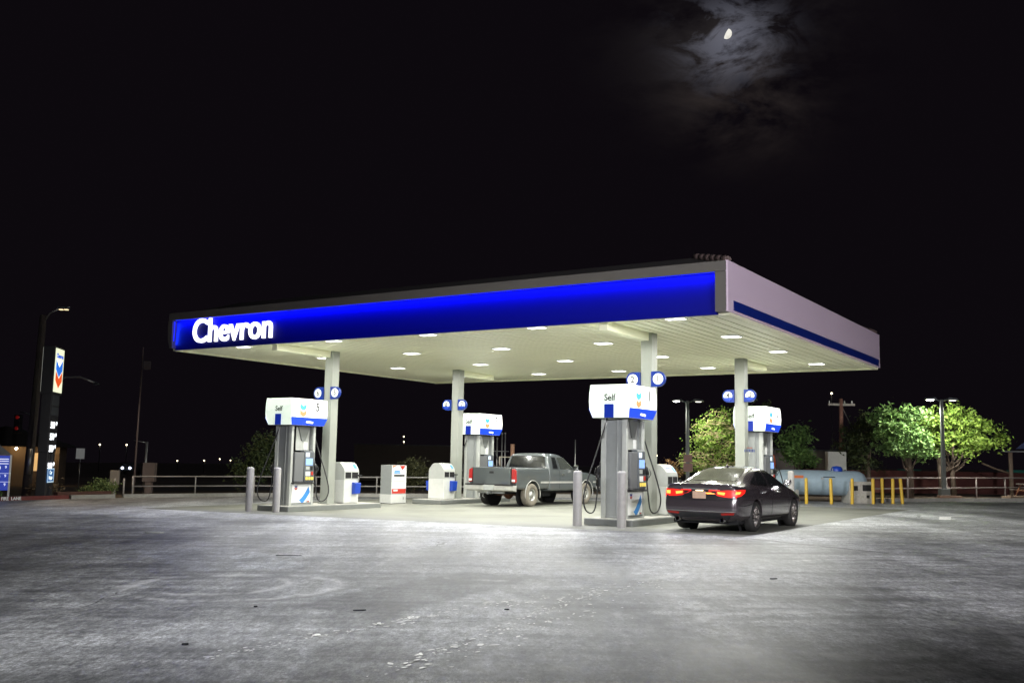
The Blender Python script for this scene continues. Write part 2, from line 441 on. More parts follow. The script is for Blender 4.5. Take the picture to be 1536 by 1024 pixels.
# small litter on the lot
def litter(x, y, l, w, h, mat, lab, cat, name, rz):
    mb = MB()
    k = 7; ring = [(l*math.cos(2*PI*j/k)*random.uniform(.75, 1.1), w*math.sin(2*PI*j/k)*random.uniform(.7, 1.1)) for j in range(k)]
    mb.prism(ring, 'z', 0, h)
    tag(mb.build(name, mat, None, gp(x, y, .001), rz, bev=h*.3), lab, cat)
litter(-2.63, 8.42, .032, .022, .018, INK, 'dark stone chip lying on the asphalt near the front left', 'stone', 'stone', .2)
litter(-1.5, 10.44, .075, .012, .010, INK, 'thin black rubber scrap on the asphalt amid the dark patch', 'scrap', 'rubber_scrap', .35)
litter(0.0, 10.57, .03, .018, .012, INK, 'small dark pebble on the asphalt just past the white flecks', 'pebble', 'pebble', 0)
litter(-2.61, 10.63, .024, .018, .014, INK, 'dark pebble alone on the pale asphalt left of the dark patch', 'pebble', 'pebble', .6)
litter(-7.46, 21.42, .24, .09, .025, SIGNWHITE, 'flattened white paper cup on the asphalt left of the pumps', 'litter', 'paper_cup', .1)
litter(-3.52, 16.45, .24, .012, .010, INK, 'thin dark stick lying on the asphalt before pump five', 'stick', 'stick', .15)
litter(3.55, 13.6, .06, .02, .012, INK, 'dark scrap on the asphalt in front of the grey sedan', 'scrap', 'rubber_scrap', .3)

# ------------------------------------------------------------------ canopy
SZ = SOFF - g(O0.x, O0.y)
can = thing('canopy', 'huge flat fuel station canopy with glowing blue front and lit white underside', 'canopy', (O0.x, O0.y, g(O0.x, O0.y)), TH)
L, W, F = 19.575, 14.73, 1.19
def soffit_mat():
    return OFFWHITE
mb = MB()                                       # ribbed deck: one profile along x, run along y
prof = []; x = -L+.12; per = .305
while x < -.12-per:
    prof += [(x, SZ+.004), (x+per*.20, SZ), (x+per*.86, SZ), (x+per*.88, SZ+.035), (x+per*.98, SZ+.035)]; x += per
prof.append((-.12, SZ+.012))
n = len(prof)
vs = [(a, .12, b) for a, b in prof]+[(a, W-.12, b) for a, b in prof]
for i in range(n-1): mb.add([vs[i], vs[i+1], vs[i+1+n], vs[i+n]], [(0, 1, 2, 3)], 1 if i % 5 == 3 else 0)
mb.box((-L/2, W/2, SZ+.5), (L-.3, W-.3, .9))
mb.build('soffit', [OFFWHITE, M('groove_shade', (.34, .335, .25), .6, var=.3)], can)  # groove faces coloured darker to paint in the shade between deck panels
mb = MB()                                       # lip under the fascia
for c, d in (((-L/2, .105, SZ-.015), (L-.02, .10, .07)), ((-L/2, W-.065, SZ-.02), (L-.02, .10, .09)), ((-.065, W/2, SZ-.018), (.10, W-.24, .08)), ((-L+.065, W/2, SZ-.018), (.10, W-.24, .08))):
    mb.box(c, d)
mb.build('edge_trim', OFFWHITE, can)
FG = M('grey_fascia', (.12, .112, .10), .5, var=.06, vs=.6)
FW = M('white_fascia', (.70, .56, .69), .45, var=.04, vs=.5)
mb = MB()
mb.box((-L/2, -.03, SZ+F-.125), (L, .30, .25))                      # overhanging top band
mb.box((-.145, -.03, SZ+(F-.25)/2), (.29, .30, F-.25-.004))
mb.prism([(-L+.0, SZ+.30), (-L+.09, SZ+.02), (-L+.16, SZ), (-L+.24, SZ+.0), (-L+.20, SZ+.35), (-L+.20, SZ+F-.254), (-L-.02, SZ+F-.254), (-L-.03, SZ+.7)], 'y', -.18, .12)
mb.build('front_fascia', FG, can, bev=.012)
BP = M('blue_panel', (.0008, .0025, .20), .5, spec=.2, var=.03)
mb = MB()
mb.prism([(.05, SZ-.045), (-.03, SZ-.045), (-.0, SZ+F-.252), (.05, SZ+F-.252)], 'x', -L+.205, -.295)
bpn = mb.build('blue_panel', BP, can)
mb = MB()
mb.box((-L/2, -.13, SZ+F-.256), (L-.6, .02, .008)); mb.box((-L+.209, -.10, SZ+.55), (.008, .02, .7))
mb.build('light_strip', E('blue_led', (.01, .03, 1.0), 1.0), can)
lamp('strip_light', 'AREA', can, (-L/2, -.115, SZ+F-.268), 200, (.006, .014, 1), (R(18), 0, 0), shape='RECTANGLE', size=L-.6, size_y=.05)
lamp('end_light', 'AREA', can, (-L+.225, -.06, SZ+.5), 4, (.02, .08, 1), (0, R(-90), 0), shape='RECTANGLE', size=.75, size_y=.08)
text('lettering', 'Chevron', 1.10, E('white_letter', (1, 1, .98), 1.6), can, (-16.62, -.06, SZ+.49), FNY, .03, .0155, .955, res=6)
mb = MB()
mb.box((-.03+.03, W/2, SZ+F/2+.0), (.06, W+.3, F))
mb.build('side_fascia', FW, can, loc=(.0, -.03, 0), bev=.006)
mb = MB(); mb.box((.034, W/2+.05, SZ+.17), (.012, W-.25, .235)); mb.build('blue_stripe', DBLUE, can)
mb = MB(); mb.box((-L-.0, W/2+.1, SZ+F/2), (.06, W-.1, F-.02)); mb.build('side_fascia', FW, can)
mb = MB(); mb.box((-L/2, W+.03, SZ+F/2), (L-.02, .06, F)); mb.build('rear_fascia', FW, can)
# tiled hip roof above, ridge caps along the hips
mb = MB(); hz = .50; hi = 1.45
za = SZ+F-.02
vs = [(-L+.1, .1, za), (-.1, .1, za), (-.1, W-.1, za), (-L+.1, W-.1, za), (-L+hi, hi, za+hz), (-hi, hi, za+hz), (-hi, W-hi, za+hz), (-L+hi, W-hi, za+hz)]
mb.add(vs, [(0, 1, 5, 4), (1, 2, 6, 5), (2, 3, 7, 6), (3, 0, 4, 7), (4, 5, 6, 7)])
rf = mb.build('roof', ROOFT, can)
mb = MB()
def caps(a, b, k):
    a, b = Vector(a), Vector(b)
    for i in range(k):
        p = a.lerp(b, i/k); q = a.lerp(b, (i+.85)/k); mb.cyl(p+Vector((0, 0, .02)), q+Vector((0, 0, .04)), .085, 8)
RT = M('ridge_tile', (.11, .075, .072), .7, var=.2)
caps((-.05, .05, za+.05), (-hi, hi, za+hz), 6); mb.build('ridge_cap', RT, rf); mb = MB(); caps((-.05, W-.05, za+.05), (-hi, W-hi, za+hz), 6); mb.build('ridge_cap', RT, rf)
for u, v, sgn in ((UC1, VC1, -1), (UC5, VC1, -1), (UC1, VC7, 1), (UC5, VC7, 1)):
    mb = MB(); zt = SZ; zb = g(*fc(u, v)[:2])-g(O0.x, O0.y)
    mb.box((u, v, (zt+zb)/2), (.335, .335, zt-zb)); mb.box((u, v, zb+.19), (.44, .44, .02))
    mb.build('column', COLP, can, bev=.02)
    mb = MB(); y0 = v+sgn*.17; y1 = .2 if sgn < 0 else W-2.0
    if sgn > 0: y1 = v+2.4
    mb.box((u-.045, (y0+y1)/2, SZ-.11), (.235, abs(y1-y0), .22)); mb.build('beam_cover', OFFWHITE, can, bev=.008)

# recessed lights in the soffit
LENS = E('led_lens', (1.0, 1.0, .93), 6.0)
lp = thing('canopy_light', 'flush canopy light', 'light', (0, 0, 0), TH, 'flush lights in the canopy underside')
mb = MB(); mb.box((0, 0, .006), (.50, .42, .040)); mb.build('housing', SIGNWHITE, lp, bev=.006)
mb = MB()
mb.prism([(-.23, -.008), (-.23, -.0155), (.23, -.0155), (.23, -.008)], 'y', -.17, .17)
mb.build('lens', LENS, lp)
lamp('led_light', 'AREA', lp, (0, 0, -.0175), 170, (1.0, 1.0, .93), (0, 0, 0), shape='RECTANGLE', size=.46, size_y=.34)
US = [(-1.5, 'right end'), (-5.43, 'second'), (-9.03, 'middle'), (-12.6, 'fourth'), (-16.5, 'left end')]
VS = [(.32, 'front row'), (4.15, 'second row'), (8.2, 'third row'), (12.35, 'back row')]
first = True
for v, rn in VS:
    for u, cn in US:
        o = lp if first else dup(lp); first = False
        p = fc(u, v); o.location = (p[0], p[1], SOFF-.02)
        o['label'] = 'bright flush canopy light, %s of the %s' % ({'right end': 'rightmost', 'second': 'second from right', 'middle': 'middle one', 'fourth': 'second from left', 'left end': 'leftmost'}[cn], rn)

# ------------------------------------------------------------------ pump islands, bollards
ISL = M('island_side', (.17, .18, .17), .6, var=.15, dirt=.2)
def island(u, v0, v1, label):
    t = thing('pump_island', label, 'pump island', fc(u, (v0+v1)/2), TH, 'raised pump islands under the canopy')
    mb = MB(); hw, hl, ch = .67, (v1-v0)/2, .10
    poly = [(-hw, -hl), (hw, -hl), (hw, hl), (-hw, hl)]
    mb.prism(poly, 'z', 0, .165); mb.build('kerb_rim', ISL, t, bev=.02)
    mb = MB(); mb.prism([(a*.955, b*.985) for a, b in poly], 'z', .160, .172); mb.build('island_top', CONC, t)
    return t
island(UC5, .38, 4.75, 'grey kerbed pump island carrying pump five, left front of the canopy')
island(UC1, .42, 4.75, 'grey kerbed pump island carrying pump one, beside the dark sedan')
island(UC5, 8.15, 12.9, 'grey kerbed pump island carrying pump seven, beside the pickup')
island(UC1, 8.15, 12.9, 'grey kerbed pump island carrying pump three, behind the dark sedan')
BOLW = M('bollard_paint', (.37, .36, .345), .5, var=.06, dirt=.2)
bol = None
for u, v, lab in ((-15.5, .0, 'round white steel bollard at the left corner before pump five'), (-14.42, .08, 'round white steel bollard directly before the end of pump five'),
                  (-4.03, .14, 'round pale grey steel bollard at the left corner before pump one'), (-2.76, .04, 'round pale grey steel bollard before pump one, nearer the sedan')):
    mb = MB(); mb.lathe([(.112, 0), (.112, 1.29), (.104, 1.325), (.075, 1.35), (0, 1.355)], 24)
    o = tag(mb.build('bollard', BOLW, None, fc(u, v)), lab, 'bollard', 'steel bollards guarding the front pump islands')

# ------------------------------------------------------------------ fuel pumps
TOPF = E('topper_front', (1, 1, .97), 1.05, (.8, .8, .8))
TOPE = E('topper_end', (.86, 1.0, .82), .66, (.75, .8, .74), var=.22, vs=1.1)
TBLUE = E('topper_blue', (.008, .05, .55), .85)
TBLUED = E('topper_dark_blue', (.004, .018, .22), .9)
TLOGB = E('emblem_blue', (.06, .33, .75), .8); TLOGR = E('emblem_red', (.80, .24, .10), .75)
SCREEN = E('screen_glow', (.30, .50, .95), .55, var=.2, vs=14); SCREENW = E('top_display_glow', (.75, .88, 1), .8)
GRADE = E('grade_button_glow', (.95, .72, .12), .35); HOSE = BLACK

def make_pump():
    t = thing('fuel_pump', 'pump', 'fuel pump', (0, 0, 0), TH, 'fuel pumps with glowing toppers')
    mb = MB()                                                    # ribbed cabinet ends
    for s in (-1, 1):
        y = s*.46
        mb.box((0, y, 1.24), (.62, .06, 2.46))
        mb.box((.09, y+s*.025, 1.24), (.035, .08, 2.46))
    mb.box((0, 0, .40), (.52, .9, .74)); mb.box((0, 0, .03), (.70, 1.02, .06))
    mb.build('cabinet', GREYP, t, bev=.008)
    for s in (-1, 1):
        for q in (-1, 1):
            mb = MB(); mb.box((q*.292, s*.48, 1.24), (.13, .10, 2.47)); mb.build('corner_trim', LGREY, t, bev=.012)
    mb = MB(); mb.box((0, 0, 1.6), (.20, .86, 1.7)); mb.build('inner_core', VOID, t)
    for s in (-1, 1):
        mb = MB()                                                # lower door with printed swoosh
        mb.box((s*.305, 0, .40), (.09, .83, .66)); mb.build('lower_door', SIGNWHITE, t, bev=.006)
        d = t.children[-1]
        X = s*.352
        def face(nm, poly, mat, x=X, par=d, th=.004):
            m_ = MB(); m_.prism([(s*a, b) for a, b in poly], 'x', x, x+s*th); return m_.build(nm, mat, par)
        pts = []
        for i in range(9):
            q = i/8; pts.append((-.13+.50*q, .075+.34*q**1.5))
        pts2 = [(a+.03-.10*(i/8), b+.10+.07*(i/8)) for i, (a, b) in enumerate(pts)]
        pts = [(min(a+.16*(1-i/8), .41), b) for i, (a, b) in enumerate(pts)]
        face('swoosh', pts+pts2[::-1], SKYB)
        face('emblem', vband(.115, .035, .05, -.25, .60), DBLUE); face('emblem', vband(.115, .035, .05, -.25, .535), REDP)
        face('small_print', [(.22, .10), (.38, .10), (.38, .15), (.22, .15)], LGREY); face('small_print', [(.27, .105), (.34, .105), (.34, .135), (.27, .135)], REDP, X+s*.002)
        face('sill_strip', [(-.41, .075), (.41, .075), (.41, .095), (-.41, .095)], GREYP)
        # card and keypad console
        mb = MB(); mb.box((s*.33, -.20, 1.20), (.16, .40, .92)); mb.box((s*.33, .45, 1.20), (.14, .06, .92))
        mb.build('console', M('console_grey', (.15, .155, .16), .45), t, bev=.012)
        c = t.children[-1]
        mb = MB(); mb.prism([(s*.24, .73), (s*.43, .73), (s*.455, .80), (s*.43, 1.15), (s*.42, 1.68), (s*.38, 1.72), (s*.24, 1.72)], 'y', *((.0, .42) if s == 1 else (-.42, .0)))
        mb.build('keypad_tower', DGREY, c, bev=.01)
        k = c.children[-1]
        def pl(nm, y0, y1, z0, z1, mat, x=.436):
            m_ = MB(); m_.box((s*x, s*(y0+y1)/2, (z0+z1)/2), (.012, y1-y0, z1-z0)); return m_.build(nm, mat, k, bev=.002)
        pl('top_display', .06, .22, 1.52, 1.65, SCREENW, .424); pl('screen', .06, .36, 1.26, 1.47, SCREEN, .432)
        pl('keypad', .06, .22, 1.12, 1.22, LGREY, .44); pl('card_slot', .27, .36, 1.10, 1.22, VOID, .44)
        pl('notice', .05, .25, .92, 1.06, SIGNWHITE, .447); pl('stop_button', .29, .38, .95, 1.06, REDP, .449)
        for q in range(3): pl('grade_button', .05+.125*q, .14+.125*q, .80, .89, GRADE, .455)
        mb = MB(); mb.box((s*.37, 0, .70), (.20, .94, .05)); mb.build('console_shelf', PLASTIC, c, bev=.01)
        # upper recess with wedge hood, notice card
        mb = MB(); mb.prism([(s*-.18, 2.45), (s*.40, 2.45), (s*.40, 1.72), (s*-.18, 1.72)], 'x', s*.18, s*.20)
        mb.build('upper_panel', LGREY, t)
        mb = MB(); mb.prism([(s*-.12, 2.47), (s*.40, 2.47), (s*.19, 2.02), (s*.04, 2.02)], 'x', s*.20, s*.24)
        mb.build('hood_wedge', M('hood_grey', (.17, .18, .17), .5), t)
        mb = MB(); mb.box((s*.215, s*.23, 1.86), (.01, .17, .24)); mb.build('notice_card', SIGNWHITE, t)
        # hose, fittings, nozzle
        y = s*.50
        pts = [(s*.20, y, 2.5), (s*.27, y+s*.05, 2.2), (s*.40, y+s*.20, 1.6), (s*.55, y+s*.36, .95), (s*.62, y+s*.44, .50), (s*.61, y+s*.36, .22), (s*.56, y+s*.18, .12), (s*.50, y+s*.06, .22), (s*.47, y+s*.0, .60), (s*.44, y-s*.02, .95)]
        sm = []
        P = [Vector(p) for p in pts]
        for i in range(len(P)-1):
            a, b, cc, dd = P[max(i-1, 0)], P[i], P[i+1], P[min(i+2, len(P)-1)]
            for q in range(5):
                w = q/5; sm.append(.5*((2*b)+(-a+cc)*w+(2*a-5*b+4*cc-dd)*w*w+(-a+3*b-3*cc+dd)*w**3))
        sm.append(P[-1])
        mb = MB(); mb.tube(sm, .019, 8); mb.build('hose', HOSE, t)
        h = t.children[-1]
        mb = MB(); mb.tube([(s*.20, y, 2.52), (s*.24, y+s*.01, 2.3), (s*.29, y+s*.03, 2.0)], [.03, .03, .026], 8); mb.build('hose_fitting', STEEL, h)
        mb = MB()
        mb.tube([(s*.44, y-s*.02, .93), (s*.45, y-s*.01, 1.02), (s*.46, y, 1.12)], [.028, .04, .035], 8)
        mb.tube([(s*.46, y, 1.10), (s*.43, y-s*.03, 1.26), (s*.36, y-s*.04, 1.34), (s*.29, y-s*.04, 1.30)], [.045, .05, .035, .018], 8)
        mb.tube([(s*.50, y, 1.03), (s*.54, y+s*.02, 1.12), (s*.50, y+s*.02, 1.24)], [.012, .012, .012], 6)
        mb.build('nozzle', PLASTIC, t)
        mb = MB(); mb.box((s*.33, s*.50, 1.20), (.14, .05, .40)); mb.build('nozzle_boot', PLASTIC, t, bev=.01)
    # topper: bulged light box
    z0, z1 = 2.50, 3.33
    pr = [(.50, z0), (.555, z0+.20), (.575, z0+.42), (.565, z0+.62), (.535, z1), ]
    poly = pr+[(-a, b) for a, b in pr[::-1]]
    mb = MB(); hy = .80
    n_ = len(poly)
    def ring(y, k): return [(a*k, y*(1-(.10 if b < z0+.1 else 0)), b) for a, b in poly]
    vs = ring(-hy, 1)+ring(hy, 1)
    mb.add(vs, [tuple(range(n_)), tuple(range(2*n_-1, n_-1, -1))], 1)
    for i in range(n_):
        mi = 0 if i not in (n_//2-1, n_-1) else (2 if i == n_-1 else 3)
        mb.add(vs, [(i, i+n_, (i+1) % n_+n_, (i+1) % n_)], mi)
    tp = mb.build('topper', [TOPF, TOPE, DGREY, TOPE], t, bev=.010)
    for s in (-1, 1):
        mb = MB(); e = .006
        mb.add([(s*(.5+e), -s*.715, z0+.004), (s*(.5+e), s*.715, z0+.004), (s*(.556+e), s*.797, z0+.20), (s*(.556+e), -s*.797, z0+.20), (s*(.561+e), s*.797, z0+.25), (s*(.561+e), -s*.797, z0+.25)], [(0, 1, 2, 3), (3, 2, 4, 5)])
        mb.build('blue_band', TBLUE, tp)
        wp = [(-.13, .0), (.17, -.02), (.20, .03), (.07, .05), (.03, .10), (-.05, .105), (-.03, .06), (-.10, .05)]
        mb = MB(); mb.prism([(s*(a), z0+.085+b) for a, b in wp], 'x', s*.5405, s*.543); mb.build('band_mark', E('band_white', (1, 1, 1), 1.0), tp)
        for dz, mm in ((.0, TLOGB), (-.195, TLOGR)):
            mb = MB(); mb.prism([(s*a, b) for a, b in vband(.29, .075, .15, -.30, z0+.60+dz)], 'x', s*.578, s*.584); mb.build('emblem', mm, tp)
        mb = MB(); mb.box((0, s*.803, z0+.17), (.26, .008, .34)); mb.build('end_panel', TBLUED, tp)
        text('lettering', 'Self', .23, INK, tp, (-s*.02, s*.806, z0+.50), FNY if s < 0 else FY, .002, .004, .95)
        text('lettering', 'Chevron', .055, E('emblem_word', (.75, .80, .85), .7), tp, (s*.575, -s*.20, z0+.725), FX if s > 0 else FNX, .002)
    return t
pump = make_pump()
PUMPS = [(UC5, 1.25, '5', '6', 'white topped fuel pump numbered 5 at the left front of the canopy'),
         (UC1, 1.25, '1', '2', 'white topped fuel pump numbered 1, just left of the dark sedan'),
         (UC5, 11.55, '7', '8', 'white topped fuel pump numbered 7, behind the grey pickup'),
         (UC1, 11.55, '3', '4', 'white topped fuel pump numbered 3, half hidden behind a column and the sedan')]
pumps = []
for i, (u, v, a, b, lab) in enumerate(PUMPS):
    o = pump if i == 0 else dup(pump)
    pumps.append(o)
    o.location = fc(u, v, .17); o['label'] = lab
for i, (o, (u, v, a, b, lab)) in enumerate(zip(pumps, PUMPS)):
    tp = [c for c in o.children if c.name.startswith('topper')][0]
    numm = M('number_grey', (.035, .035, .04), .6)
    text('number', a, .38, numm, tp, (.580, .34, 2.50+.58), FX, .004, .008); text('number', b, .38, numm, tp, (-.580, -.34, 2.50+.58), FNX, .004, .008)

# number signs on the columns
def flag(u, v, s, num, label, low=False):
    o = thing('pump_number_sign', label, 'number sign', fc(u+s*.168, v-.19, 3.79), TH, 'round pump number signs on the canopy columns')
    r = .205; th = .05
    poly = [(0, -r), (s*.20, -r)]+[(s*(.20+r*math.sin(q*PI/12)), -r*math.cos(q*PI/12)) for q in range(1, 12)]+[(s*.20, r), (0, r)]
    mb = MB(); mb.prism(poly, 'y', -th, th); mb.build('blade', NAVY, o, bev=.006)
    mb = MB(); mb.lathe([(0, -th-.004), (.15, -th-.004), (.15, -th+.002)], 28, axis='y', c=(s*.205, 0, 0)); mb.build('disc', E('sign_disc', (.95, 1, .97), .35, (.85, .86, .84)), o)
    if low:
        mb = MB(); q = [(s*.205+.15*math.cos(R(a)), .15*math.sin(R(a))) for a in range(200, 341, 10)]; mb.prism(q, 'y', -th-.008, -th-.004); mb.build('disc_band', BLUE, o)
    text('number', num, .24, INK, o, (s*.205, -th-.007, .015 if low else 0), FNY, .002, .004)
    mb = MB(); mb.box((s*.03, .08, 0), (.06, .10, .34)); mb.build('bracket', LGREY, o)
for u, v, s, num, lab in ((UC1, VC1, 1, '1', 'blue round sign reading 1 on the column above pump one'), (UC1, VC1, -1, '2', 'blue round sign reading 2 on the column above pump one'),
                          (UC5, VC1, 1, '5', 'blue round sign reading 5 on the left front column'), (UC5, VC1, -1, '6', 'blue round sign reading 6 on the left front column'),
                          (UC5, VC7, 1, '7', 'blue round sign reading 7 on the back column by the pickup'), (UC5, VC7, -1, '8', 'blue round sign reading 8 on the back column by the pickup'),
                          (UC1, VC7, 1, '3', 'blue round sign reading 3 on the back column behind the sedan'), (UC1, VC7, -1, '4', 'blue round sign reading 4 on the back column behind the sedan')):
    flag(u, v, s, num, lab, v == VC7)

# trash and windscreen-wash stations
def make_station():
    t = thing('service_station_bin', 'bin', 'waste bin', (0, 0, 0), TH, 'waste bins with windscreen wash buckets on the pump islands')
    mb = MB(); mb.box((0, 0, .40), (.72, .72, .74)); mb.box((0, 0, .015), (.66, .66, .03)); mb.build('base', WHITE, t, bev=.012)
    arch = [(-.36, .77), (.36, .77), (.36, 1.06), (.335, 1.14), (.21, 1.30), (.14, 1.345), (0, 1.36), (-.14, 1.345), (-.21, 1.30), (-.335, 1.14), (-.36, 1.06)]
    mb = MB(); mb.prism(arch, 'y', -.36, .36); mb.build('hood', LGREY, t, bev=.008); h = t.children[-1]
    for s in (-1, 1):
        for y0, y1 in ((-.31, -.03), (.01, .31)):
            mb = MB(); mb.box((s*.358, s*(y0+y1)/2, .93), (.012, y1-y0, .20)); mb.build('opening', VOID, h)
        def slope(y0, y1, q0, q1, mat, nm):
            a = Vector((.335, 0, 1.14)); b = Vector((.21, 0, 1.30)); p, q = a.lerp(b, q0), a.lerp(b, q1); e = Vector((.79, 0, .61))*.006
            m_ = MB(); m_.add([(s*(p.x+e.x), s*y0, p.z+e.z), (s*(p.x+e.x), s*y1, p.z+e.z), (s*(q.x+e.x), s*y1, q.z+e.z), (s*(q.x+e.x), s*y0, q.z+e.z)], [(0, 1, 2, 3)]); m_.build(nm, mat, h)
        slope(-.30, .14, .05, .95, SIGNWHITE, 'notice'); slope(.15, .30, .1, .9, SKYB, 'notice'); slope(-.27, .11, .55, .80, M('notice_print', (.28, .36, .62), .5), 'printed_lines')
        mb = MB(); mb.prism([(s*.362, .30), (s*.50, .33), (s*.53, .68), (s*.362, .70)], 'y', s*.02, s*.30); mb.build('wash_bucket', BLUE, t, bev=.012); b = t.children[-1]
        mb = MB(); mb.cyl((s*.46, s*.20, .55), (s*.43, s*.33, .92), .012, 8); mb.box((s*.43, s*.33, .93), (.05, .16, .04)); mb.build('squeegee', PLASTIC, b)
    return t
st0 = make_station(); fst = True
for u, v, lab in ((UC5, 3.56, 'grey topped white waste bin with blue wash bucket, right of the pump five column'),
                  (UC1, 3.56, 'grey topped white waste bin beside the dark sedan, right of the pump one column'),
                  (UC5, 9.08, 'grey topped white waste bin with blue wash bucket, left of the pump seven column')):
    o = st0 if fst else dup(st0); fst = False; o.location = fc(u, v, .17); o['label'] = lab

# poster cabinet on the slab
t = thing('poster_cabinet', 'squat grey and white cabinet with red bordered poster, standing between the islands', 'cabinet', (-4.41, 37.74, g(-4.41, 37.74)), TH)
mb = MB(); mb.box((-.265, .44, .83), (.53, .88, 1.22)); mb.build('upper_cabinet', GREYP, t, bev=.01)
mb = MB(); mb.box((-.265, .44, .185), (.55, .90, .33)); mb.build('base', WHITE, t, bev=.01)
mb = MB(); mb.box((-.265, .44, .01), (.50, .85, .02)); mb.build('foot', VOID, t)
mb = MB(); mb.box((.004, .44, .90), (.01, .84, 1.06)); mb.build('poster', SIGNWHITE, t); po = t.children[-1]
def pp(nm, y0, y1, z0, z1, mat, x=.0105):
    m_ = MB(); m_.box((x, (y0+y1)/2, (z0+z1)/2), (.004, y1-y0, z1-z0)); return m_.build(nm, mat, po)
pp('red_footer', .03, .85, .38, .56, REDP)
mb = MB(); mb.prism([(.05, 1.42), (.05, 1.34), (.2, 1.39), (.3, 1.42)], 'x', .0085, .0125); mb.build('orange_corner', ORANGEP, po)
mb = MB(); mb.prism([(.45, 1.42), (.62, 1.26), (.83, 1.42)], 'x', .0085, .0125); mb.build('red_corner', REDP, po)
for z, a, b, hh, mm in ((1.21, .15, .48, .05, SKYB), (1.15, .13, .52, .05, SKYB), (1.05, .13, .76, .075, INK), (.98, .14, .74, .02, GREYP), (.90, .30, .65, .015, GREYP), (.85, .12, .74, .022, GREYP), (.79, .28, .66, .015, GREYP), (.74, .22, .6, .014, GREYP), (.69, .4, .6, .014, GREYP)):
    pp('printed_lines', a, b, z-hh/2, z+hh/2, mm)
pp('printed_lines', .12, .36, .47, .53, SIGNWHITE, .0125)
mb = MB(); mb.box((.012, .72, .20), (.006, .05, .09)); mb.build('latch', GREYP, t)

# ------------------------------------------------------------------ vehicles
def loft(sts, name, mat, parent, sub=2, capk=(.62, .25), arches=(), cuts=()):
    """half cross sections (bottom centre to top centre) mirrored and lofted along y, both ends closed"""
    sts = [[Vector(p) for p in st] for st in sts]
    def squeeze(st, k, dy): return [Vector((p.x*k, p.y+dy, p.z)) for p in st]
    full = [squeeze(sts[0], 0, -.03)]+[squeeze(sts[0], k, -.03*(1-k)) for k in capk[::-1]]+sts+[squeeze(sts[-1], k, .05*(1-k)) for k in capk]+[squeeze(sts[-1], 0, .05)]
    n = len(full[0]); bm = bmesh.new(); rings = []
    for st in full:
        r = [bm.verts.new(p) for p in st]
        l = [bm.verts.new((-p.x, p.y, p.z)) for p in st[1:-1]]
        rings.append(r+l[::-1])
    m = len(rings[0])
    for a, b in zip(rings[:-1], rings[1:]):
        for i in range(m):
            j = (i+1) % m
            bm.faces.new((a[i], a[j], b[j], b[i]))
    bmesh.ops.remove_doubles(bm, verts=bm.verts, dist=1e-5)
    bmesh.ops.dissolve_degenerate(bm, edges=bm.edges, dist=1e-5)
    bmesh.ops.recalc_face_normals(bm, faces=bm.faces)
    for f in bm.faces: f.smooth = True
    me = bpy.data.meshes.new(name); bm.to_mesh(me); bm.free(); me.materials.append(mat)
    o = bpy.data.objects.new(name, me); COL.objects.link(o)
    s_ = o.modifiers.new('Subsurf', 'SUBSURF'); s_.levels = sub; s_.render_levels = sub
    tools = []
    for mk in list(arches)+list(cuts):
        c = mk.build('cutter', VOID); tools.append(c)
        b = o.modifiers.new('Cut', 'BOOLEAN'); b.operation = 'DIFFERENCE'; b.object = c; b.solver = 'EXACT'
    bpy.context.view_layer.update()
    ev = o.evaluated_get(bpy.context.evaluated_depsgraph_get())
    nm = bpy.data.meshes.new_from_object(ev); nm.name = name
    o.modifiers.clear(); o.data = nm
    for c in tools: bpy.data.objects.remove(c)
    bm = bmesh.new(); bm.from_mesh(nm)
    for e in bm.edges:
        if len(e.link_faces) == 2 and e.calc_face_angle(0) > R(48): e.smooth = False
    for f in bm.faces: f.smooth = True
    bm.to_mesh(nm)
    tree = BVHTree.FromBMesh(bm); bm.free()
    nm.materials.clear(); nm.materials.append(mat)
    for p in nm.polygons: p.material_index = 0
    if parent: o.parent = parent
    return o, tree
def decal(tree, poly, view, name, mat, parent, off=.006, res=.05, far=4.0, both=False):
    """a thin shell cut to a 2D outline and laid on the bodywork; view: 'x','-x' (y,z), '-y','y' (x,z), 'z' (x,y)"""
    bm = bmesh.new()
    D = {'x': Vector((-1, 0, 0)), '-x': Vector((1, 0, 0)), '-y': Vector((0, 1, 0)), 'y': Vector((0, -1, 0)), 'z': Vector((0, 0, -1))}[view]
    def P(a, b, t=0.0):
        if view in ('x', '-x'): return Vector((0, a, b))
        if view in ('y', '-y'): return Vector((a, 0, b))
        return Vector((a, b, 0))
    f = bm.faces.new([bm.verts.new(P(a, b)) for a, b in poly])
    for i in (0, 1):
        lo, hi = min(p[i] for p in poly), max(p[i] for p in poly)
        nrm = P(1, 0) if i == 0 else P(0, 1)
        k = int((hi-lo)/res)
        for q in range(1, k+1):
            geom = bm.verts[:]+bm.edges[:]+bm.faces[:]
            bmesh.ops.bisect_plane(bm, geom=geom, plane_co=nrm*(lo+(hi-lo)*q/(k+1)), plane_no=nrm)
    bmesh.ops.triangulate(bm, faces=[f for f in bm.faces if len(f.verts) > 4])
    bad = []
    for v in bm.verts:
        h = tree.ray_cast(v.co-D*far, D)
        if h[0] is None:
            h = tree.find_nearest(v.co-D*.9)
        nn = h[1] if h[1].dot(D) < 0 else -h[1]
        v.co = h[0]+nn*off
    for f in bm.faces:
        f.normal_update(); f.smooth = True
        if f.normal.dot(D) > 0: f.normal_flip()
    me = bpy.data.meshes.new(name); bm.to_mesh(me); bm.free(); me.materials.append(mat)
    o = bpy.data.objects.new(name, me); COL.objects.link(o); o.parent = parent
    return o
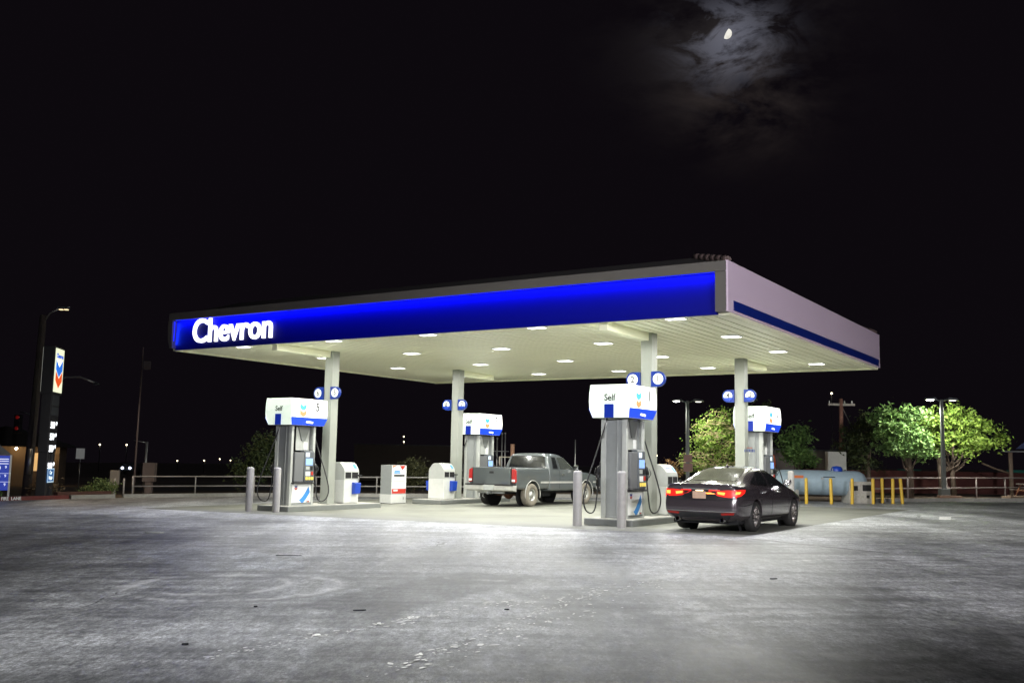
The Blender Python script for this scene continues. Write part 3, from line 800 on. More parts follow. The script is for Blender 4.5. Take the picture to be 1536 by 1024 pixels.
def seam(tree, pts, view, w, mat, parent, name='panel_gap', off=.007):
    """thin dark shut line along a polyline"""
    obs = None
    mb = []
    for (a0, b0), (a1, b1) in zip(pts[:-1], pts[1:]):
        d = Vector((a1-a0, b1-b0)).normalized(); nx = Vector((-d.y, d.x))*w/2
        mb.append([(a0+nx.x, b0+nx.y), (a1+nx.x, b1+nx.y), (a1-nx.x, b1-nx.y), (a0-nx.x, b0-nx.y)])
    first = None; bmm = bmesh.new()
    for q in mb:
        o = decal(tree, q, view, name, mat, None, off, .05)
        bmm.from_mesh(o.data); bpy.data.objects.remove(o)
    me = bpy.data.meshes.new(name); bmm.to_mesh(me); bmm.free(); me.materials.append(mat)
    o = bpy.data.objects.new(name, me); COL.objects.link(o); o.parent = parent
    return o
def wheel(parent, x, y, r, w, rr, side, spokes, tyre_m, rim_m, style):
    t = MB(); hw = w/2
    t.lathe([(rr, -hw*.80), (rr+.02, -hw), (r-.04, -hw), (r-.008, -hw*.80), (r, -hw*.4), (r, hw*.4), (r-.008, hw*.80), (r-.04, hw), (rr+.02, hw), (rr, hw*.80)], 40, axis='x')
    o = t.build('wheel', tyre_m, parent, (x, y, r))
    m = MB(); f = side
    m.lathe([(rr, -hw*.8), (rr-.02, 0), (rr-.03, f*hw*.55), (rr+.005, f*hw*.86), (rr-.012, f*hw*.90), (rr-.03, f*hw*.70)], 32, axis='x')
    if style == 'spoke':
        for k in range(spokes):
            for da in (-.17, .17):
                a = 2*PI*k/spokes+da*.6; b = 2*PI*k/spokes+da*1.5
                p0 = (f*hw*.62, .05*math.cos(a), .05*math.sin(a)); p1 = (f*hw*.80, (rr-.02)*math.cos(b), (rr-.02)*math.sin(b))
                m.tube([p0, ((p0[0]+p1[0])/2+f*.012, (p0[1]+p1[1])/2, (p0[2]+p1[2])/2), p1], [.030, .020, .024], 6)
        m.lathe([(0, f*hw*.72), (.05, f*hw*.70), (.065, f*hw*.5)], 20, axis='x')
        m.add(*disc_x(rr-.015, f*hw*.15, 28), 1)
    else:
        m.lathe([(rr-.03, f*hw*.62), (rr-.05, f*hw*.40), (.115, f*hw*.50), (.09, f*hw*.74), (.075, f*hw*.92), (0, f*hw*.94)], 28, axis='x')
        for k in range(8):
            a = 2*PI*k/8; m.cyl((f*hw*.44, .155*math.cos(a), .155*math.sin(a)), (f*hw*.48, .155*math.cos(a), .155*math.sin(a)), .024, 10, 1)
    m.build('rim', [rim_m, VOID], o)
    return o
def disc_x(r, x, n):
    return [(x, r*math.cos(2*PI*k/n), r*math.sin(2*PI*k/n)) for k in range(n)], [tuple(range(n))]
def arch(x0, x1, y, z, r):
    m = MB(); m.tube([(x0, y, z), (x1, y, z)], r, 36); return m
def paint(name, col, metal, rough, coat, dirt=0.0):
    m = M(name, col, rough, metal, .5, .05, 1.5, coat=coat, dirt=dirt); return m

# --- the dark grey sedan
PAINT = paint('dark_grey_paint', (.085, .070, .078), .45, .22, 1.0, .06)
TAIL = E('tail_lamp_red', (1.0, .02, .012), .95, (.35, .01, .008), var=.5, vs=7)
TAILHOT = E('tail_lamp_amber', (1.0, .30, .05), 2.2)
REDL = M('red_lens', (.35, .015, .012), .12, spec=.8)
car = thing('sedan', 'dark grey four door sedan with red tail lights lit, parked beside pump one', 'car', (0, 0, 0), TH)
def S(y, z0, xb, w, zm, zb, wb, zt, wr, ztc, dy=(0,)*11):
    p = [(0, z0), (xb*.6, z0), (xb, z0+.02), (w*.985, z0+.13), (w, zm), (w*.985, zb-.10), (wb, zb), ((wb+wr)/2+.012, (zb+zt)/2), (wr, zt), (wr*.6, ztc-.012), (0, ztc)]
    return [(a, y+d, b) for (a, b), d in zip(p, dy)]
rd = (.10, .10, .08, .0, -.02, .05, .03, .03, .03, .03, .02)
fd = (-.10, -.10, -.08, 0, .02, .0, -.05, -.08, -.1, -.1, -.08)
sts = [S(-2.41, .30, .60, .80, .56, .98, .76, 1.045, .66, 1.06, rd), S(-2.36, .27, .64, .845, .57, .985, .79, 1.055, .665, 1.07, tuple(.7*d for d in rd)), S(-2.22, .23, .74, .89, .60, .99, .82, 1.07, .66, 1.085), S(-1.95, .21, .78, .915, .62, .99, .835, 1.082, .64, 1.10),
       S(-1.72, .20, .80, .92, .62, .99, .85, 1.11, .63, 1.125), S(-1.3, .20, .80, .925, .62, .985, .865, 1.255, .61, 1.285), S(-.9, .19, .8, .925, .62, .975, .868, 1.365, .59, 1.415), S(-.45, .19, .8, .925, .62, .965, .87, 1.395, .585, 1.458),
       S(.05, .19, .8, .925, .62, .955, .87, 1.395, .585, 1.462), S(.5, .19, .8, .925, .62, .945, .87, 1.335, .59, 1.40), S(.9, .19, .8, .925, .61, .94, .865, 1.19, .63, 1.235), S(1.25, .19, .8, .922, .60, .925, .855, 1.01, .69, 1.045),
       S(1.65, .20, .79, .92, .58, .88, .84, .925, .68, .97), S(2.0, .21, .75, .895, .56, .80, .80, .85, .64, .90), S(2.24, .23, .68, .84, .54, .72, .74, .77, .58, .81), S(2.40, .26, .58, .72, .52, .64, .62, .68, .48, .71, fd)]
ARX = ((-1.33, .335), (1.445, .335))
body, bt = loft(sts, 'body', PAINT, car, 2, arches=[arch(sx*.58, sx*1.2, y, r, .385) for y, r in ARX for sx in (-1, 1)])
for sx in (-1, 1):
    V = 'x' if sx > 0 else '-x'
    # windows
    decal(bt, [(-1.02, 1.045), (-.30, 1.02), (-.27, 1.335), (-.52, 1.335), (-.80, 1.26)], V, 'side_window', GLASS, car)
    decal(bt, [(-.19, 1.02), (.98, .985), (.78, 1.10), (.45, 1.25), (.10, 1.335), (-.16, 1.335)], V, 'side_window', GLASS, car)
    decal(bt, [(-1.38, 1.075), (-1.07, 1.05), (-.86, 1.245), (-1.02, 1.19)], V, 'quarter_window', GLASS, car)
    seam(bt, [(-1.42, 1.045), (-1.1, 1.03), (-.3, 1.005), (.4, .985), (1.02, .965)], V, .018, CHROME, car, 'chrome_strip', .008)
    seam(bt, [(-.24, 1.0), (-.235, .6), (-.26, .30)], V, .012, VOID, car); seam(bt, [(-1.08, 1.03), (-1.02, .80), (-.98, .62), (-1.0, .55)], V, .012, VOID, car); seam(bt, [(1.0, .95), (1.03, .6), (1.0, .30)], V, .012, VOID, car)
    seam(bt, [(-.96, .31), (1.03, .31)], V, .014, VOID, car)
    seam(bt, [(-1.65, .62), (-1.85, .60), (-2.1, .585), (-2.3, .60)], V, .010, VOID, car)
    for y in (-.86, .16):
        mb = MB(); mb.tube([(sx*.915, y-.10, .865), (sx*.945, y-.07, .87), (sx*.945, y+.07, .872), (sx*.915, y+.10, .868)], [.013, .016, .016, .013], 8); mb.build('door_handle', CHROME, car)
    mb = MB(); mb.prism([(0, 0), (.12, .02), (.16, .10), (.13, .17), (.03, .16), (-.02, .08)], 'y', -.04, .10)
    mir = mb.build('wing_mirror', PAINT, car, (sx*.90 if sx > 0 else -1.05, .72, .99), bev=.03)
    mb = MB(); mb.box((.07, -.045, .085), (.13, .008, .12)); mb.build('mirror_glass', CHROME, mir)
    # tail lamps wrapping the corner, fog reflector, rocker trim
    decal(bt, [(sx*.36, .90), (sx*.38, .80), (sx*.55, .77), (sx*.72, .765), (sx*.80, .80), (sx*.80, .92), (sx*.66, .925)], '-y', 'tail_light', TAIL, car, .010)
    decal(bt, [(-2.44, .765), (-2.22, .80), (-2.02, .87), (-1.93, .93), (-2.1, .935), (-2.44, .925)], V, 'tail_light', TAIL, car, .011)
    tl = car.children[-1]
    decal(bt, [(sx*.40, .885), (sx*.41, .835), (sx*.56, .81), (sx*.58, .87)], '-y', 'tail_bulb', TAILHOT, car, .016)
    if sx > 0: decal(bt, [(-2.40, .83), (-2.27, .84), (-2.2, .89), (-2.40, .89)], V, 'tail_bulb', TAILHOT, car, .017)
    else: decal(bt, [(sx*.70, .89), (sx*.70, .81), (sx*.80, .82), (sx*.80, .89)], '-y', 'tail_bulb', TAILHOT, car, .017)
    decal(bt, [(sx*.48, .43), (sx*.50, .385), (sx*.76, .40), (sx*.78, .445)], '-y', 'bumper_reflector', REDL, car, .010)
    decal(bt, [(sx*.42, .455), (sx*.80, .465), (sx*.80, .475), (sx*.42, .468)], '-y', 'chrome_strip', CHROME, car, .014)
    decal(bt, [(1.95, .70), (2.30, .62), (2.26, .72), (2.0, .79)], V, 'headlight', GLASS, car, .008)
    for (y, r) in ARX:
        wheel(car, sx*.80, y, r, .225, .225, sx, 5, TYRE, ALLOY, 'spoke')
        mb = MB(); mb.tube([(sx*.60, y, r), (sx*.585, y, r)], .39, 32); mb.build('wheel_well', VOID, car)
rg = [(-.57, 1.115), (.57, 1.115), (.545, 1.25), (.48, 1.395), (-.48, 1.395), (-.545, 1.25)]
decal(bt, rg, '-y', 'rear_window', DUSTGL, car, .006)
decal(bt, [(-.62, 1.055), (.62, 1.055), (.53, 1.36), (-.53, 1.36)], 'y', 'windscreen', GLASS, car, .006)
decal(bt, [(-.38, .72), (.38, .72), (.43, .90), (-.43, .90)], '-y', 'plate_recess', M('recess_black', (.02, .018, .02), .3), car, .010, .03)
decal(bt, [(-.40, .925), (.40, .925), (.40, .955), (-.40, .955)], '-y', 'chrome_strip', CHROME, car, .012)
seam(bt, [(-.80, .93), (-.80, .985), (-.66, 1.04)], '-y', .010, VOID, car); seam(bt, [(.80, .93), (.80, .985), (.66, 1.04)], '-y', .010, VOID, car)
decal(bt, [(-.80, .738), (-.45, .688), (.45, .688), (.80, .738), (.80, .752), (.45, .702), (-.45, .702), (-.80, .752)], '-y', 'panel_gap', VOID, car, .014, .03)
decal(bt, [(-.62, .30), (.62, .30), (.74, .40), (.45, .43), (-.45, .43), (-.74, .40)], '-y', 'bumper_valance', PLASTIC, car, .006)
decal(bt, [(-.74, .452), (.74, .452), (.74, .466), (-.74, .466)], '-y', 'chrome_strip', CHROME, car, .010)
mb = MB(); mb.box((0, -2.445, .81), (.31, .014, .155)); mb.build('number_plate', M('plate_reflective', (.62, .42, .30), .4, dirt=.2), car, bev=.004); pt = car.children[-1]
for k in range(7):
    mb = MB(); mb.box((-.105+.035*k, -2.454, .805), (.020 if k != 1 else .010, .004, .062)); mb.build('plate_character', NAVY, pt)
mb = MB(); mb.box((-.16+.16, -2.452, .868), (.13, .004, .014)); mb.build('plate_heading', REDP, pt)
mb = MB(); mb.box((0, -2.43, .905), (.16, .03, .012)); mb.build('plate_lamp', E('plate_lamp_glow', (1, .72, .42), 6), car)
mb = MB()
for sx in (-1, 1): mb.tube([(sx*.045, -2.36, 1.055), (sx*.032, -2.375, 1.01), (sx*.048, -2.385, .975)], .008, 6)
mb.tube([(-.035, -2.375, 1.012), (.035, -2.375, 1.012)], .008, 6)
mb.tube([(.068*math.cos(k*PI/8), -2.375, 1.014+.05*math.sin(k*PI/8)) for k in range(17)], .005, 6)
mb.build('emblem', CHROME, car)
for sx in (-1, 1):
    mb = MB(); mb.lathe([(.045, -2.44), (.05, -2.44), (.05, -2.2), (.042, -2.2), (.042, -2.42)], 16, axis='y', c=(sx*.52, 0, .275)); mb.build('exhaust_pipe', CHROME, car)
mb = MB(); mb.box((0, 0, .22), (1.5, 4.2, .08)); mb.build('underbody', VOID, car)
mb = MB(); mb.prism([(-.05, 1.43), (.05, 1.43), (.015, 1.485), (-.005, 1.485)], 'x', -.02, .02); mb.build('aerial_fin', PAINT, car, (0, -.72, .0), bev=.01)
cs = 1.03; car.scale = (cs, cs, cs)
car.location = fc(-.62, .80+1.33*cs, .004)

# --- the grey pickup
PPAINT = paint('dusty_grey_paint', (.115, .130, .135), .30, .32, .7, .18)
trk = thing('pickup_truck', 'dusty grey extended cab pickup truck with chrome rear bumper, parked at pump seven', 'pickup truck', (0, 0, 0), TH)
def T(y, z0, w, zb, wb, zt, wr, ztc, dy=(0,)*11):
    p = [(0, z0), (w*.6, z0), (w*.95, z0+.01), (w*.985, z0+.09), (w, (z0+zb)/2+.08), (w*.99, zb-.10), (wb, zb), (wb+(wr-wb)*.5+.012, zb+(zt-zb)*.5), (wr, zt), (wr*.62, ztc-.01), (0, ztc)]
    return [(a, y+d, b) for (a, b), d in zip(p, dy)]
cr = (0, 0, 0, 0, 0, 0, 0, .05, .11, .12, .12)
sts = [T(-.60, .50, .95, 1.22, .925, 1.735, .745, 1.765, cr), T(-.56, .49, .97, 1.22, .93, 1.755, .755, 1.785, tuple(.9*c for c in cr)), T(-.40, .48, .975, 1.22, .93, 1.768, .76, 1.80, tuple(.3*c for c in cr)),
       T(0, .48, .975, 1.21, .93, 1.768, .76, 1.805), T(.42, .48, .975, 1.20, .93, 1.758, .755, 1.795), T(.72, .48, .975, 1.20, .93, 1.65, .76, 1.69), T(1.05, .48, .975, 1.19, .93, 1.43, .78, 1.47), T(1.36, .48, .975, 1.17, .93, 1.225, .78, 1.255),
       T(1.5, .48, .975, 1.15, .93, 1.185, .78, 1.215), T(2.0, .50, .975, 1.11, .93, 1.15, .77, 1.19), T(2.5, .52, .97, 1.06, .92, 1.11, .76, 1.14), T(2.68, .54, .955, 1.02, .91, 1.07, .75, 1.09), T(2.72, .56, .94, .98, .89, 1.02, .74, 1.04)]
FA = 1.90; RA = -1.69; TR = .385
cab, ct = loft(sts, 'cab', PPAINT, trk, 2, capk=(.8, .4), arches=[arch(sx*.55, sx*1.2, FA, TR+.02, .45) for sx in (-1, 1)])
def B(y, k=1.0):
    w = .975*k
    p = [(0, .55), (w*.6, .55), (w*.96, .56), (w*.985, .66), (w, .98), (w*.99, 1.20), (w*.955, 1.27), (w*.90, 1.282), (w*.80, 1.284), (w*.5, 1.284), (0, 1.284)]
    return [(a, y, b) for a, b in p]
cb = MB(); cb.box((0, -1.64, 1.15), (1.52, 1.9, .72))
bed, dt = loft([B(-2.64, .985), B(-2.62), B(-2.5), B(-1.9), B(-1.3), B(-.75), B(-.66), B(-.64, .985)], 'cargo_bed', PPAINT, trk, 2, capk=(.9, .5), arches=[arch(sx*.55, sx*1.2, RA, TR+.02, .45) for sx in (-1, 1)], cuts=[cb])
mb = MB(); mb.prism([(.70, .70), (.70, 1.27), (.71, 1.285), (.73, 1.285), (.74, 1.27), (.74, .70)], 'x', -.765, .765)
tg = mb.build('tailgate', PPAINT, trk, (0, -3.44+.02, 0), bev=.012)
mb = MB(); mb.box((0, .693, 1.12), (.17, .016, .075)); mb.build('tailgate_handle', PLASTIC, tg, bev=.008)
mb = MB(); mb.box((0, .698, .72), (1.52, .012, .02)); mb.box((-.772, .71, .98), (.012, .03, .58)); mb.box((.772, .71, .98), (.012, .03, .58)); mb.build('panel_gap', VOID, tg)
REDT = M('faded_red_lens', (.42, .03, .03), .2, spec=.7, var=.2, vs=8)
for sx in (-1, 1):
    mb = MB(); mb.prism([(sx*.80, .80), (sx*.80, 1.23), (sx*.86, 1.245), (sx*.945, 1.20), (sx*.955, .82), (sx*.93, .78)], 'y', -2.715, -2.60); tl = mb.build('tail_light', REDT, trk, bev=.015)
    mb = MB(); mb.box((sx*.875, -2.718, .86), (.13, .01, .07)); mb.build('reversing_lens', SIGNWHITE, tl, bev=.004)
mb = MB()
mb.prism([(-2.70, .50), (-2.86, .54), (-2.88, .70), (-2.66, .70), (-2.66, .50)], 'x', -.98, .98)
bmp = mb.build('rear_bumper', TRIM, trk, bev=.02)
mb = MB(); mb.box((-.60, -2.785, .715), (.72, .215, .05)); mb.box((.60, -2.785, .715), (.72, .215, .05)); mb.build('step_pad', PLASTIC, bmp, bev=.005)
mb = MB(); mb.box((0, -2.885, .62), (.40, .014, .17)); mb.build('number_plate', M('worn_plate', (.45, .47, .46), .4, dirt=.3), bmp, bev=.004)
mb = MB(); mb.box((-.05, -2.62, .46), (1.05, .10, .07)); mb.box((-.05, -2.74, .44), (.08, .25, .06)); mb.tube([(-.05, -2.85, .44), (-.05, -2.87, .50)], .028, 8); mb.tube([(-.35, -2.68, .44), (-.36, -2.70, .32), (-.30, -2.68, .27)], .012, 6); mb.build('tow_hitch', STEEL, trk)
mb = MB(); mb.tube([(-.62, RA, TR), (.62, RA, TR)], .055, 10); mb.lathe([(0, -.17), (.13, -.12), (.17, 0), (.13, .12), (0, .17)], 16, axis='y', c=(0, RA, TR)); mb.build('rear_axle', RUST, trk)
mb = MB(); mb.box((0, -.1, .47), (1.0, 5.0, .12)); mb.box((.45, -.4, .42), (.25, .9, .22)); mb.lathe([(.10, -2.5), (.10, -1.95)], 12, axis='y', c=(-.35, 0, .46)); mb.build('chassis', VOID, trk)
for sx in (-1, 1):
    V = 'x' if sx > 0 else '-x'
    for y in (RA, FA):
        wheel(trk, sx*.84, y, TR, .25, .205, sx, 0, DUSTYRE if sx > 0 else TYRE, WARMW, 'steel')
        mb = MB(); mb.tube([(sx*.60, y, TR+.02), (sx*.585, y, TR+.02)], .46, 32); mb.build('wheel_well', VOID, trk)
        mb = MB(); pts = [(sx*.978, y+.46*math.cos(a), TR+.02+.46*math.sin(a)) for a in [PI*k/24 for k in range(-2, 27)]]; mb.tube(pts, .013, 6); mb.build('arch_trim', TRIM, trk)
    tr_ = ct
    decal(ct, [(-.33, 1.27), (-.02, 1.27), (-.05, 1.64), (-.27, 1.64)], V, 'side_window', GLASS, trk)
    decal(ct, [(.12, 1.255), (1.08, 1.225), (.94, 1.36), (.62, 1.60), (.48, 1.655), (.09, 1.655)], V, 'side_window', M('cab_glass', (.05, .055, .05), .06, spec=.9, ior=1.6), trk)
    seam(ct, [(.05, 1.68), (.045, 1.2), (.04, .58)], V, .014, VOID, trk); seam(ct, [(1.17, 1.18), (1.2, .9), (1.17, .58)], V, .014, VOID, trk)
    seam(ct, [(-.36, 1.25), (-.01, 1.25), (-.04, 1.66), (-.29, 1.66), (-.36, 1.25)], V, .014, VOID, trk)
    seam(ct, [(-.58, .80), (1.42, .79)], V, .06, TRIM, trk, 'side_moulding', .010)
    seam(dt, [(-1.2, .80), (-.66, .80)], V, .06, TRIM, trk, 'side_moulding', .010)
    seam(ct, [(2.38, .79), (2.62, .79)], V, .06, TRIM, trk, 'side_moulding', .010)
    mb = MB(); mb.tube([(sx*.965, .16, 1.06), (sx*.995, .19, 1.06), (sx*.995, .30, 1.06), (sx*.965, .33, 1.06)], .014, 8); mb.build('door_handle', CHROME, trk)
    mb = MB(); mb.box((0, 0, 0), (.19, .08, .19)); mr = mb.build('wing_mirror', CHROME, trk, (sx*1.05, 1.02, 1.30), bev=.02)
    mb = MB(); mb.box((0, -.043, 0), (.16, .006, .15)); mb.build('mirror_glass', GLASS, mr)
    mb = MB(); mb.box((sx*.70, 2.735, .93), (.36, .04, .15)); mb.build('headlight', SIGNWHITE, trk, bev=.01)
decal(ct, [(-.74, 1.295), (.74, 1.295), (.71, 1.50), (.665, 1.67), (-.665, 1.67), (-.71, 1.50)], '-y', 'rear_window', GLASS, trk)
seam(ct, [(-.76, 1.28), (.76, 1.28), (.685, 1.685), (-.685, 1.685), (-.76, 1.28)], '-y', .022, BLACK, trk, 'window_seal', .007)
decal(ct, [(-.74, 1.27), (.74, 1.27), (.66, 1.66), (-.66, 1.66)], 'y', 'windscreen', GLASS, trk)
mb = MB(); mb.box((0, 2.80, .60), (1.86, .14, .18)); mb.build('front_bumper', CHROME, trk, bev=.03)
mb = MB(); mb.box((0, 2.745, .93), (1.04, .03, .20)); mb.build('grille', PLASTIC, trk, bev=.01)
ts = 1.075; trk.scale = (ts, ts, ts)
trk.location = fc(-11.83, 9.15+1.69*ts, .004); trk.rotation_euler = (0, 0, TH+R(-1.5))
mb = MB(); mb.lathe([(.112, 0), (.112, 1.29), (.104, 1.325), (.075, 1.35), (0, 1.355)], 24)
tag(mb.build('bollard', BOLW, None, fc(-2.75, 13.35)), 'pale steel bollard peeking out over the bonnet of the dark sedan', 'bollard', 'steel bollards guarding the front pump islands')
# rusty bollard beyond the pickup's bed
mb = MB(); mb.lathe([(.11, 0), (.11, .95), (.08, .99), (0, 1.0)], 18); mb.lathe([(.26, 0), (.26, .10), (.12, .12)], 18)
tag(mb.build('bollard', RUST, None, fc(-9.05, 13.2)), 'short rusty brown bollard seen under the pickup behind its rear bumper', 'bollard')

# ------------------------------------------------------------------ price pylon and left edge
px, py = -18.82, 40.9
t = thing('price_pylon', 'tall dark price pylon with lit chevron logo and glowing white price digits', 'price sign', gp(px, py), R(9))
PD = M('pylon_dark', (.045, .045, .05), .5, var=.15)
mb = MB(); mb.box((0, -.36, 1.1), (.36, .32, 2.2)); mb.box((0, .36, 1.1), (.36, .32, 2.2)); mb.box((0, 0, 3.1), (.38, 1.16, 2.5)); mb.box((0, 0, 5.15), (.46, 1.3, 1.95)); mb.build('pylon_body', PD, t, bev=.015)
mb = MB(); mb.box((.236, 0, 5.17), (.02, 1.16, 1.78)); mb.build('logo_panel', E('pylon_cream', (.95, 1, .70), .85), t); lpn = t.children[-1]
mb = MB(); mb.box((-.236, 0, 5.17), (.02, 1.22, 1.80)); mb.build('logo_panel', E('pylon_cream_back', (.95, .97, .85), .35), t)
def lv(nm, poly, mat, x=.249): m_ = MB(); m_.prism(poly, 'x', x, x+.006); return m_.build(nm, mat, lpn)
def chev(w, top, low, t_): return [(-w/2, top), (0, top-low), (w/2, top), (w/2, top-t_), (0, top-t_-low), (-w/2, top-t_)]
lv('emblem_band', [(-.42, 5.62), (.42, 5.62), (0, 5.33)], E('pylon_white', (1, 1, 1), 1.0))
lv('emblem_band', chev(.9, 5.60, .30, .40), E('pylon_blue', (.03, .20, .85), .8)); lv('emblem_band', chev(.9, 5.13, .30, .38), E('pylon_red', (.85, .10, .02), .8))
text('lettering', 'Chevron', .25, E('pylon_word', (.03, .12, .75), .7), lpn, (.252, 0, 5.76), FX, .004, .008, 1.05)
for z, s_ in ((3.95, .42), (3.50, .34)):
    mb = MB(); mb.box((.20, 0, z), (.02, .9, s_)); mb.build('unlit_panel', DGREY, t, bev=.01)
LED = E('led_digit', (.92, .96, 1.0), 2.2)
for z, w in ((2.93, '569'), (2.46, '579'), (1.98, '589'), (1.28, '569')):
    text('price_digits', w, .36, LED, t, (.195, -.12, z), FX, .006, .008, 1.1); text('price_digits', '9', .20, LED, t, (.195, .40, z+.08), FX, .006, .006)
mb = MB(); mb.box((.20, 0, .92), (.03, .86, .56)); mb.build('wash_panel', E('wash_blue', (.02, .16, .5), .35), t, bev=.01); wpn = t.children[-1]
mb = MB()
for c, d in (((.218, 0, 1.18), (.01, .86, .05)), ((.218, 0, .66), (.01, .86, .05)), ((.218, -.41, .92), (.01, .04, .47)), ((.218, .41, .92), (.01, .04, .47))): mb.box(c, d)
mb.build('panel_border', E('wash_border', (.55, .75, .9), .6), wpn)
text('lettering', 'Car\nWash', .22, E('wash_word', (.8, .95, 1), 1.1), wpn, (.217, 0, .92), FX, .003, .004)
mb = MB(); mb.box((-.20, 0, .95), (.02, .8, .5)); mb.build('wash_panel', E('wash_back', (.8, .82, .8), .35), t)
# planter walls by the pylon
mb = MB(); mb.box((0, 0, .12), (.25, 2.6, .30)); tag(mb.build('planter_wall', BRICK, None, gp(-17.35, 41.2), R(-28), bev=.01), 'low brown brick planter wall at the foot of the price pylon', 'low wall')
# wooden street light pole with lamp arm
t = thing('utility_pole', 'leaning wooden pole behind the price pylon with a small street light on an arm', 'utility pole', gp(-20.15, 42.2))
mb = MB(); mb.tube([(0, 0, 0), (.10, 0, 4), (.16, 0, 7.65)], [.19, .165, .14], 14); mb.build('pole', WOODP, t)
mb = MB(); mb.tube([(.16, 0, 7.3), (.5, -.1, 7.75), (.95, -.2, 7.95)], .035, 8); mb.build('lamp_arm', STEEL, t)
mb = MB(); mb.box((1.1, -.22, 7.95), (.5, .2, .12)); mb.build('lamp_head', DGREY, t, bev=.03); lh = t.children[-1]
mb = MB(); mb.box((1.0, -.22, 7.88), (.14, .14, .04)); mb.box((1.22, -.22, 7.88), (.14, .14, .04)); mb.build('lamp_lens', E('street_lens', (1, .78, .45), 1.4), lh)
lamp('street_light', 'SPOT', t, (1.25, -.22, 7.8), 700, (1, .74, .50), (0, R(-38), 0), spot_size=R(105), spot_blend=.5, shadow_soft_size=.15)
mb = MB(); mb.tube([(.12, -.22, .95), (.14, -.22, 2.0)], .10, 12); mb.build('cable_guard', STEEL, t)
mb = MB(); mb.tube([(.16, -.16, 2.0), (.22, -.15, 7.2)], .02, 6); mb.build('conduit', WOODP, t)
# green arm of a street light reaching past the pylon
t = thing('street_lamp', 'dim curved arm street lamp reaching out behind the price pylon', 'street lamp', gp(-20.85, 45.5))
mb = MB(); mb.tube([(0, 0, 0), (0, 0, 5.0)], [.10, .07], 10); mb.build('pole', STEEL, t)
mb = MB(); mb.tube([(0, 0, 4.9), (.5, 0, 5.3), (1.2, 0, 5.32), (1.9, 0, 5.05)], [.05, .05, .045, .04], 8); mb.build('lamp_arm', STEEL, t)
mb = MB(); mb.lathe([(.02, .08), (.16, 0), (.15, -.04), (0, -.05)], 14, c=(1.95, 0, 5.02)); mb.build('lamp_head', DGREY, t)
# blue price board at the frame edge
t = thing('price_board', 'blue cash price board on white legs at the far left edge', 'price board', gp(-20.42, 39.4), R(35))
mb = MB(); mb.box((0, 0, 1.02), (1.7, .08, 1.36)); mb.build('board', E('board_blue', (.03, .06, .50), .42, (.02, .06, .5)), t, bev=.01); bd = t.children[-1]
for z, w in ((1.18, '$ 5 6 9'), (.84, '$ 5 7 9'), (.50, '$ 6 8 9')):
    text('price_digits', w.replace(' ', ''), .30, E('board_white', (.8, .85, 1), .75), bd, (.18, -.045, z), FNY, .003, .004)
    text('price_digits', '9', .15, bpy.data.materials['board_white'], bd, (.66, -.045, z+.06), FNY, .003, .002)
for z in (1.56, 1.48, 1.38, 1.00, .67):
    mb = MB(); mb.box((.1, -.044, z), (1.3 if z > 1.2 else 1.5, .004, .03 if z > 1.2 else .012)); mb.build('rule_line', bpy.data.materials['board_white'], bd)
for sx in (-1, 1):
    mb = MB(); mb.box((sx*.82, 0, .85), (.07, .09, 1.74)); mb.build('leg', SIGNWHITE, t)
mb = MB(); mb.prism([(-.5, 0), (0, .42), (.5, 0)], 'y', -.03, .03); mb.build('peak_cap', DGREY, t, (.35, 0, 1.72))

# ------------------------------------------------------------------ railings, boxes, pipes
PIPE = M('painted_pipe', (.42, .40, .37), .5, var=.15, dirt=.3)
def railing(pts, label, step=2.5, h=.86, mat=PIPE, rads=.03):
    pts = [Vector((a, b, g(a, b))) for a, b in pts]
    t = thing('pipe_railing', label, 'railing', pts[0])
    o = pts[0]; rail = {.86: MB(), .44: MB()}
    for hh, mb in rail.items():
        mb.tube([p-o+Vector((0, 0, hh*h/.86)) for p in pts], rads, 8)
        mb.build('rail', mat, t)
    for a, b in zip(pts[:-1], pts[1:]):
        k = max(1, round((b-a).length/step))
        for i in range(k+(b == pts[-1])):
            p = a.lerp(b, i/k); mb = MB(); mb.cyl((0, 0, -.02), (0, 0, h+.03), rads*1.15, 10); mb.build('post', mat, t, p-o)
    return t
railing([(-16.25, 43.6), (-11.7, 46.3), (-3.4, 47.3), (7.4, 49.1)], 'long two rail pale pipe railing running behind the pumps')
railing([(16.5, 46.6), (21.5, 49.6), (27.5, 53.0), (36, 57)], 'grey post and rail barrier running behind the lamp lit trees', 2.6, 1.0, M('dull_pipe', (.20, .17, .16), .7), .035)
mb = MB()
for x, y in ((-16.95, 43.4), (-16.6, 43.5)):
    mb.cyl((x+16.95, y-43.4, 0), (x+16.95, y-43.4, .78), .04, 8)
tag(mb.build('short_post', PIPE, None, gp(-16.95, 43.4)), 'pair of joined short pale guard posts at the left end of the railing', 'guard post')
mb = MB(); mb.box((0, 0, .78), (.40, .22, .64)); mb.box((0, 0, .25), (.12, .12, .5)); tag(mb.build('utility_box', M('box_tan', (.26, .23, .19), .6), None, gp(-17.98, 46), R(10), bev=.02), 'small tan meter box on a stub post, left of the railing', 'meter box')
t = thing('utility_cabinet', 'grey brown cabinet with a riser pole standing beyond the railing', 'utility cabinet', gp(-17.2, 48.2))
mb = MB(); mb.box((0, 0, 1.0), (.58, .35, .9)); mb.box((0, 0, .27), (.3, .3, .54)); mb.build('cabinet', M('box_brown', (.20, .155, .135), .7), t, bev=.02)
mb = MB(); mb.tube([(-.25, .1, 0), (-.25, .1, 2.45)], .06, 10); mb.tube([(-.25, .1, 2.4), (-.9, .1, 2.5)], .025, 6); mb.build('riser_pole', STEEL, t)
t = thing('flag_pole', 'thin dark pole with a small box near its top, left of the canopy', 'pole', gp(-17.25, 46.4))
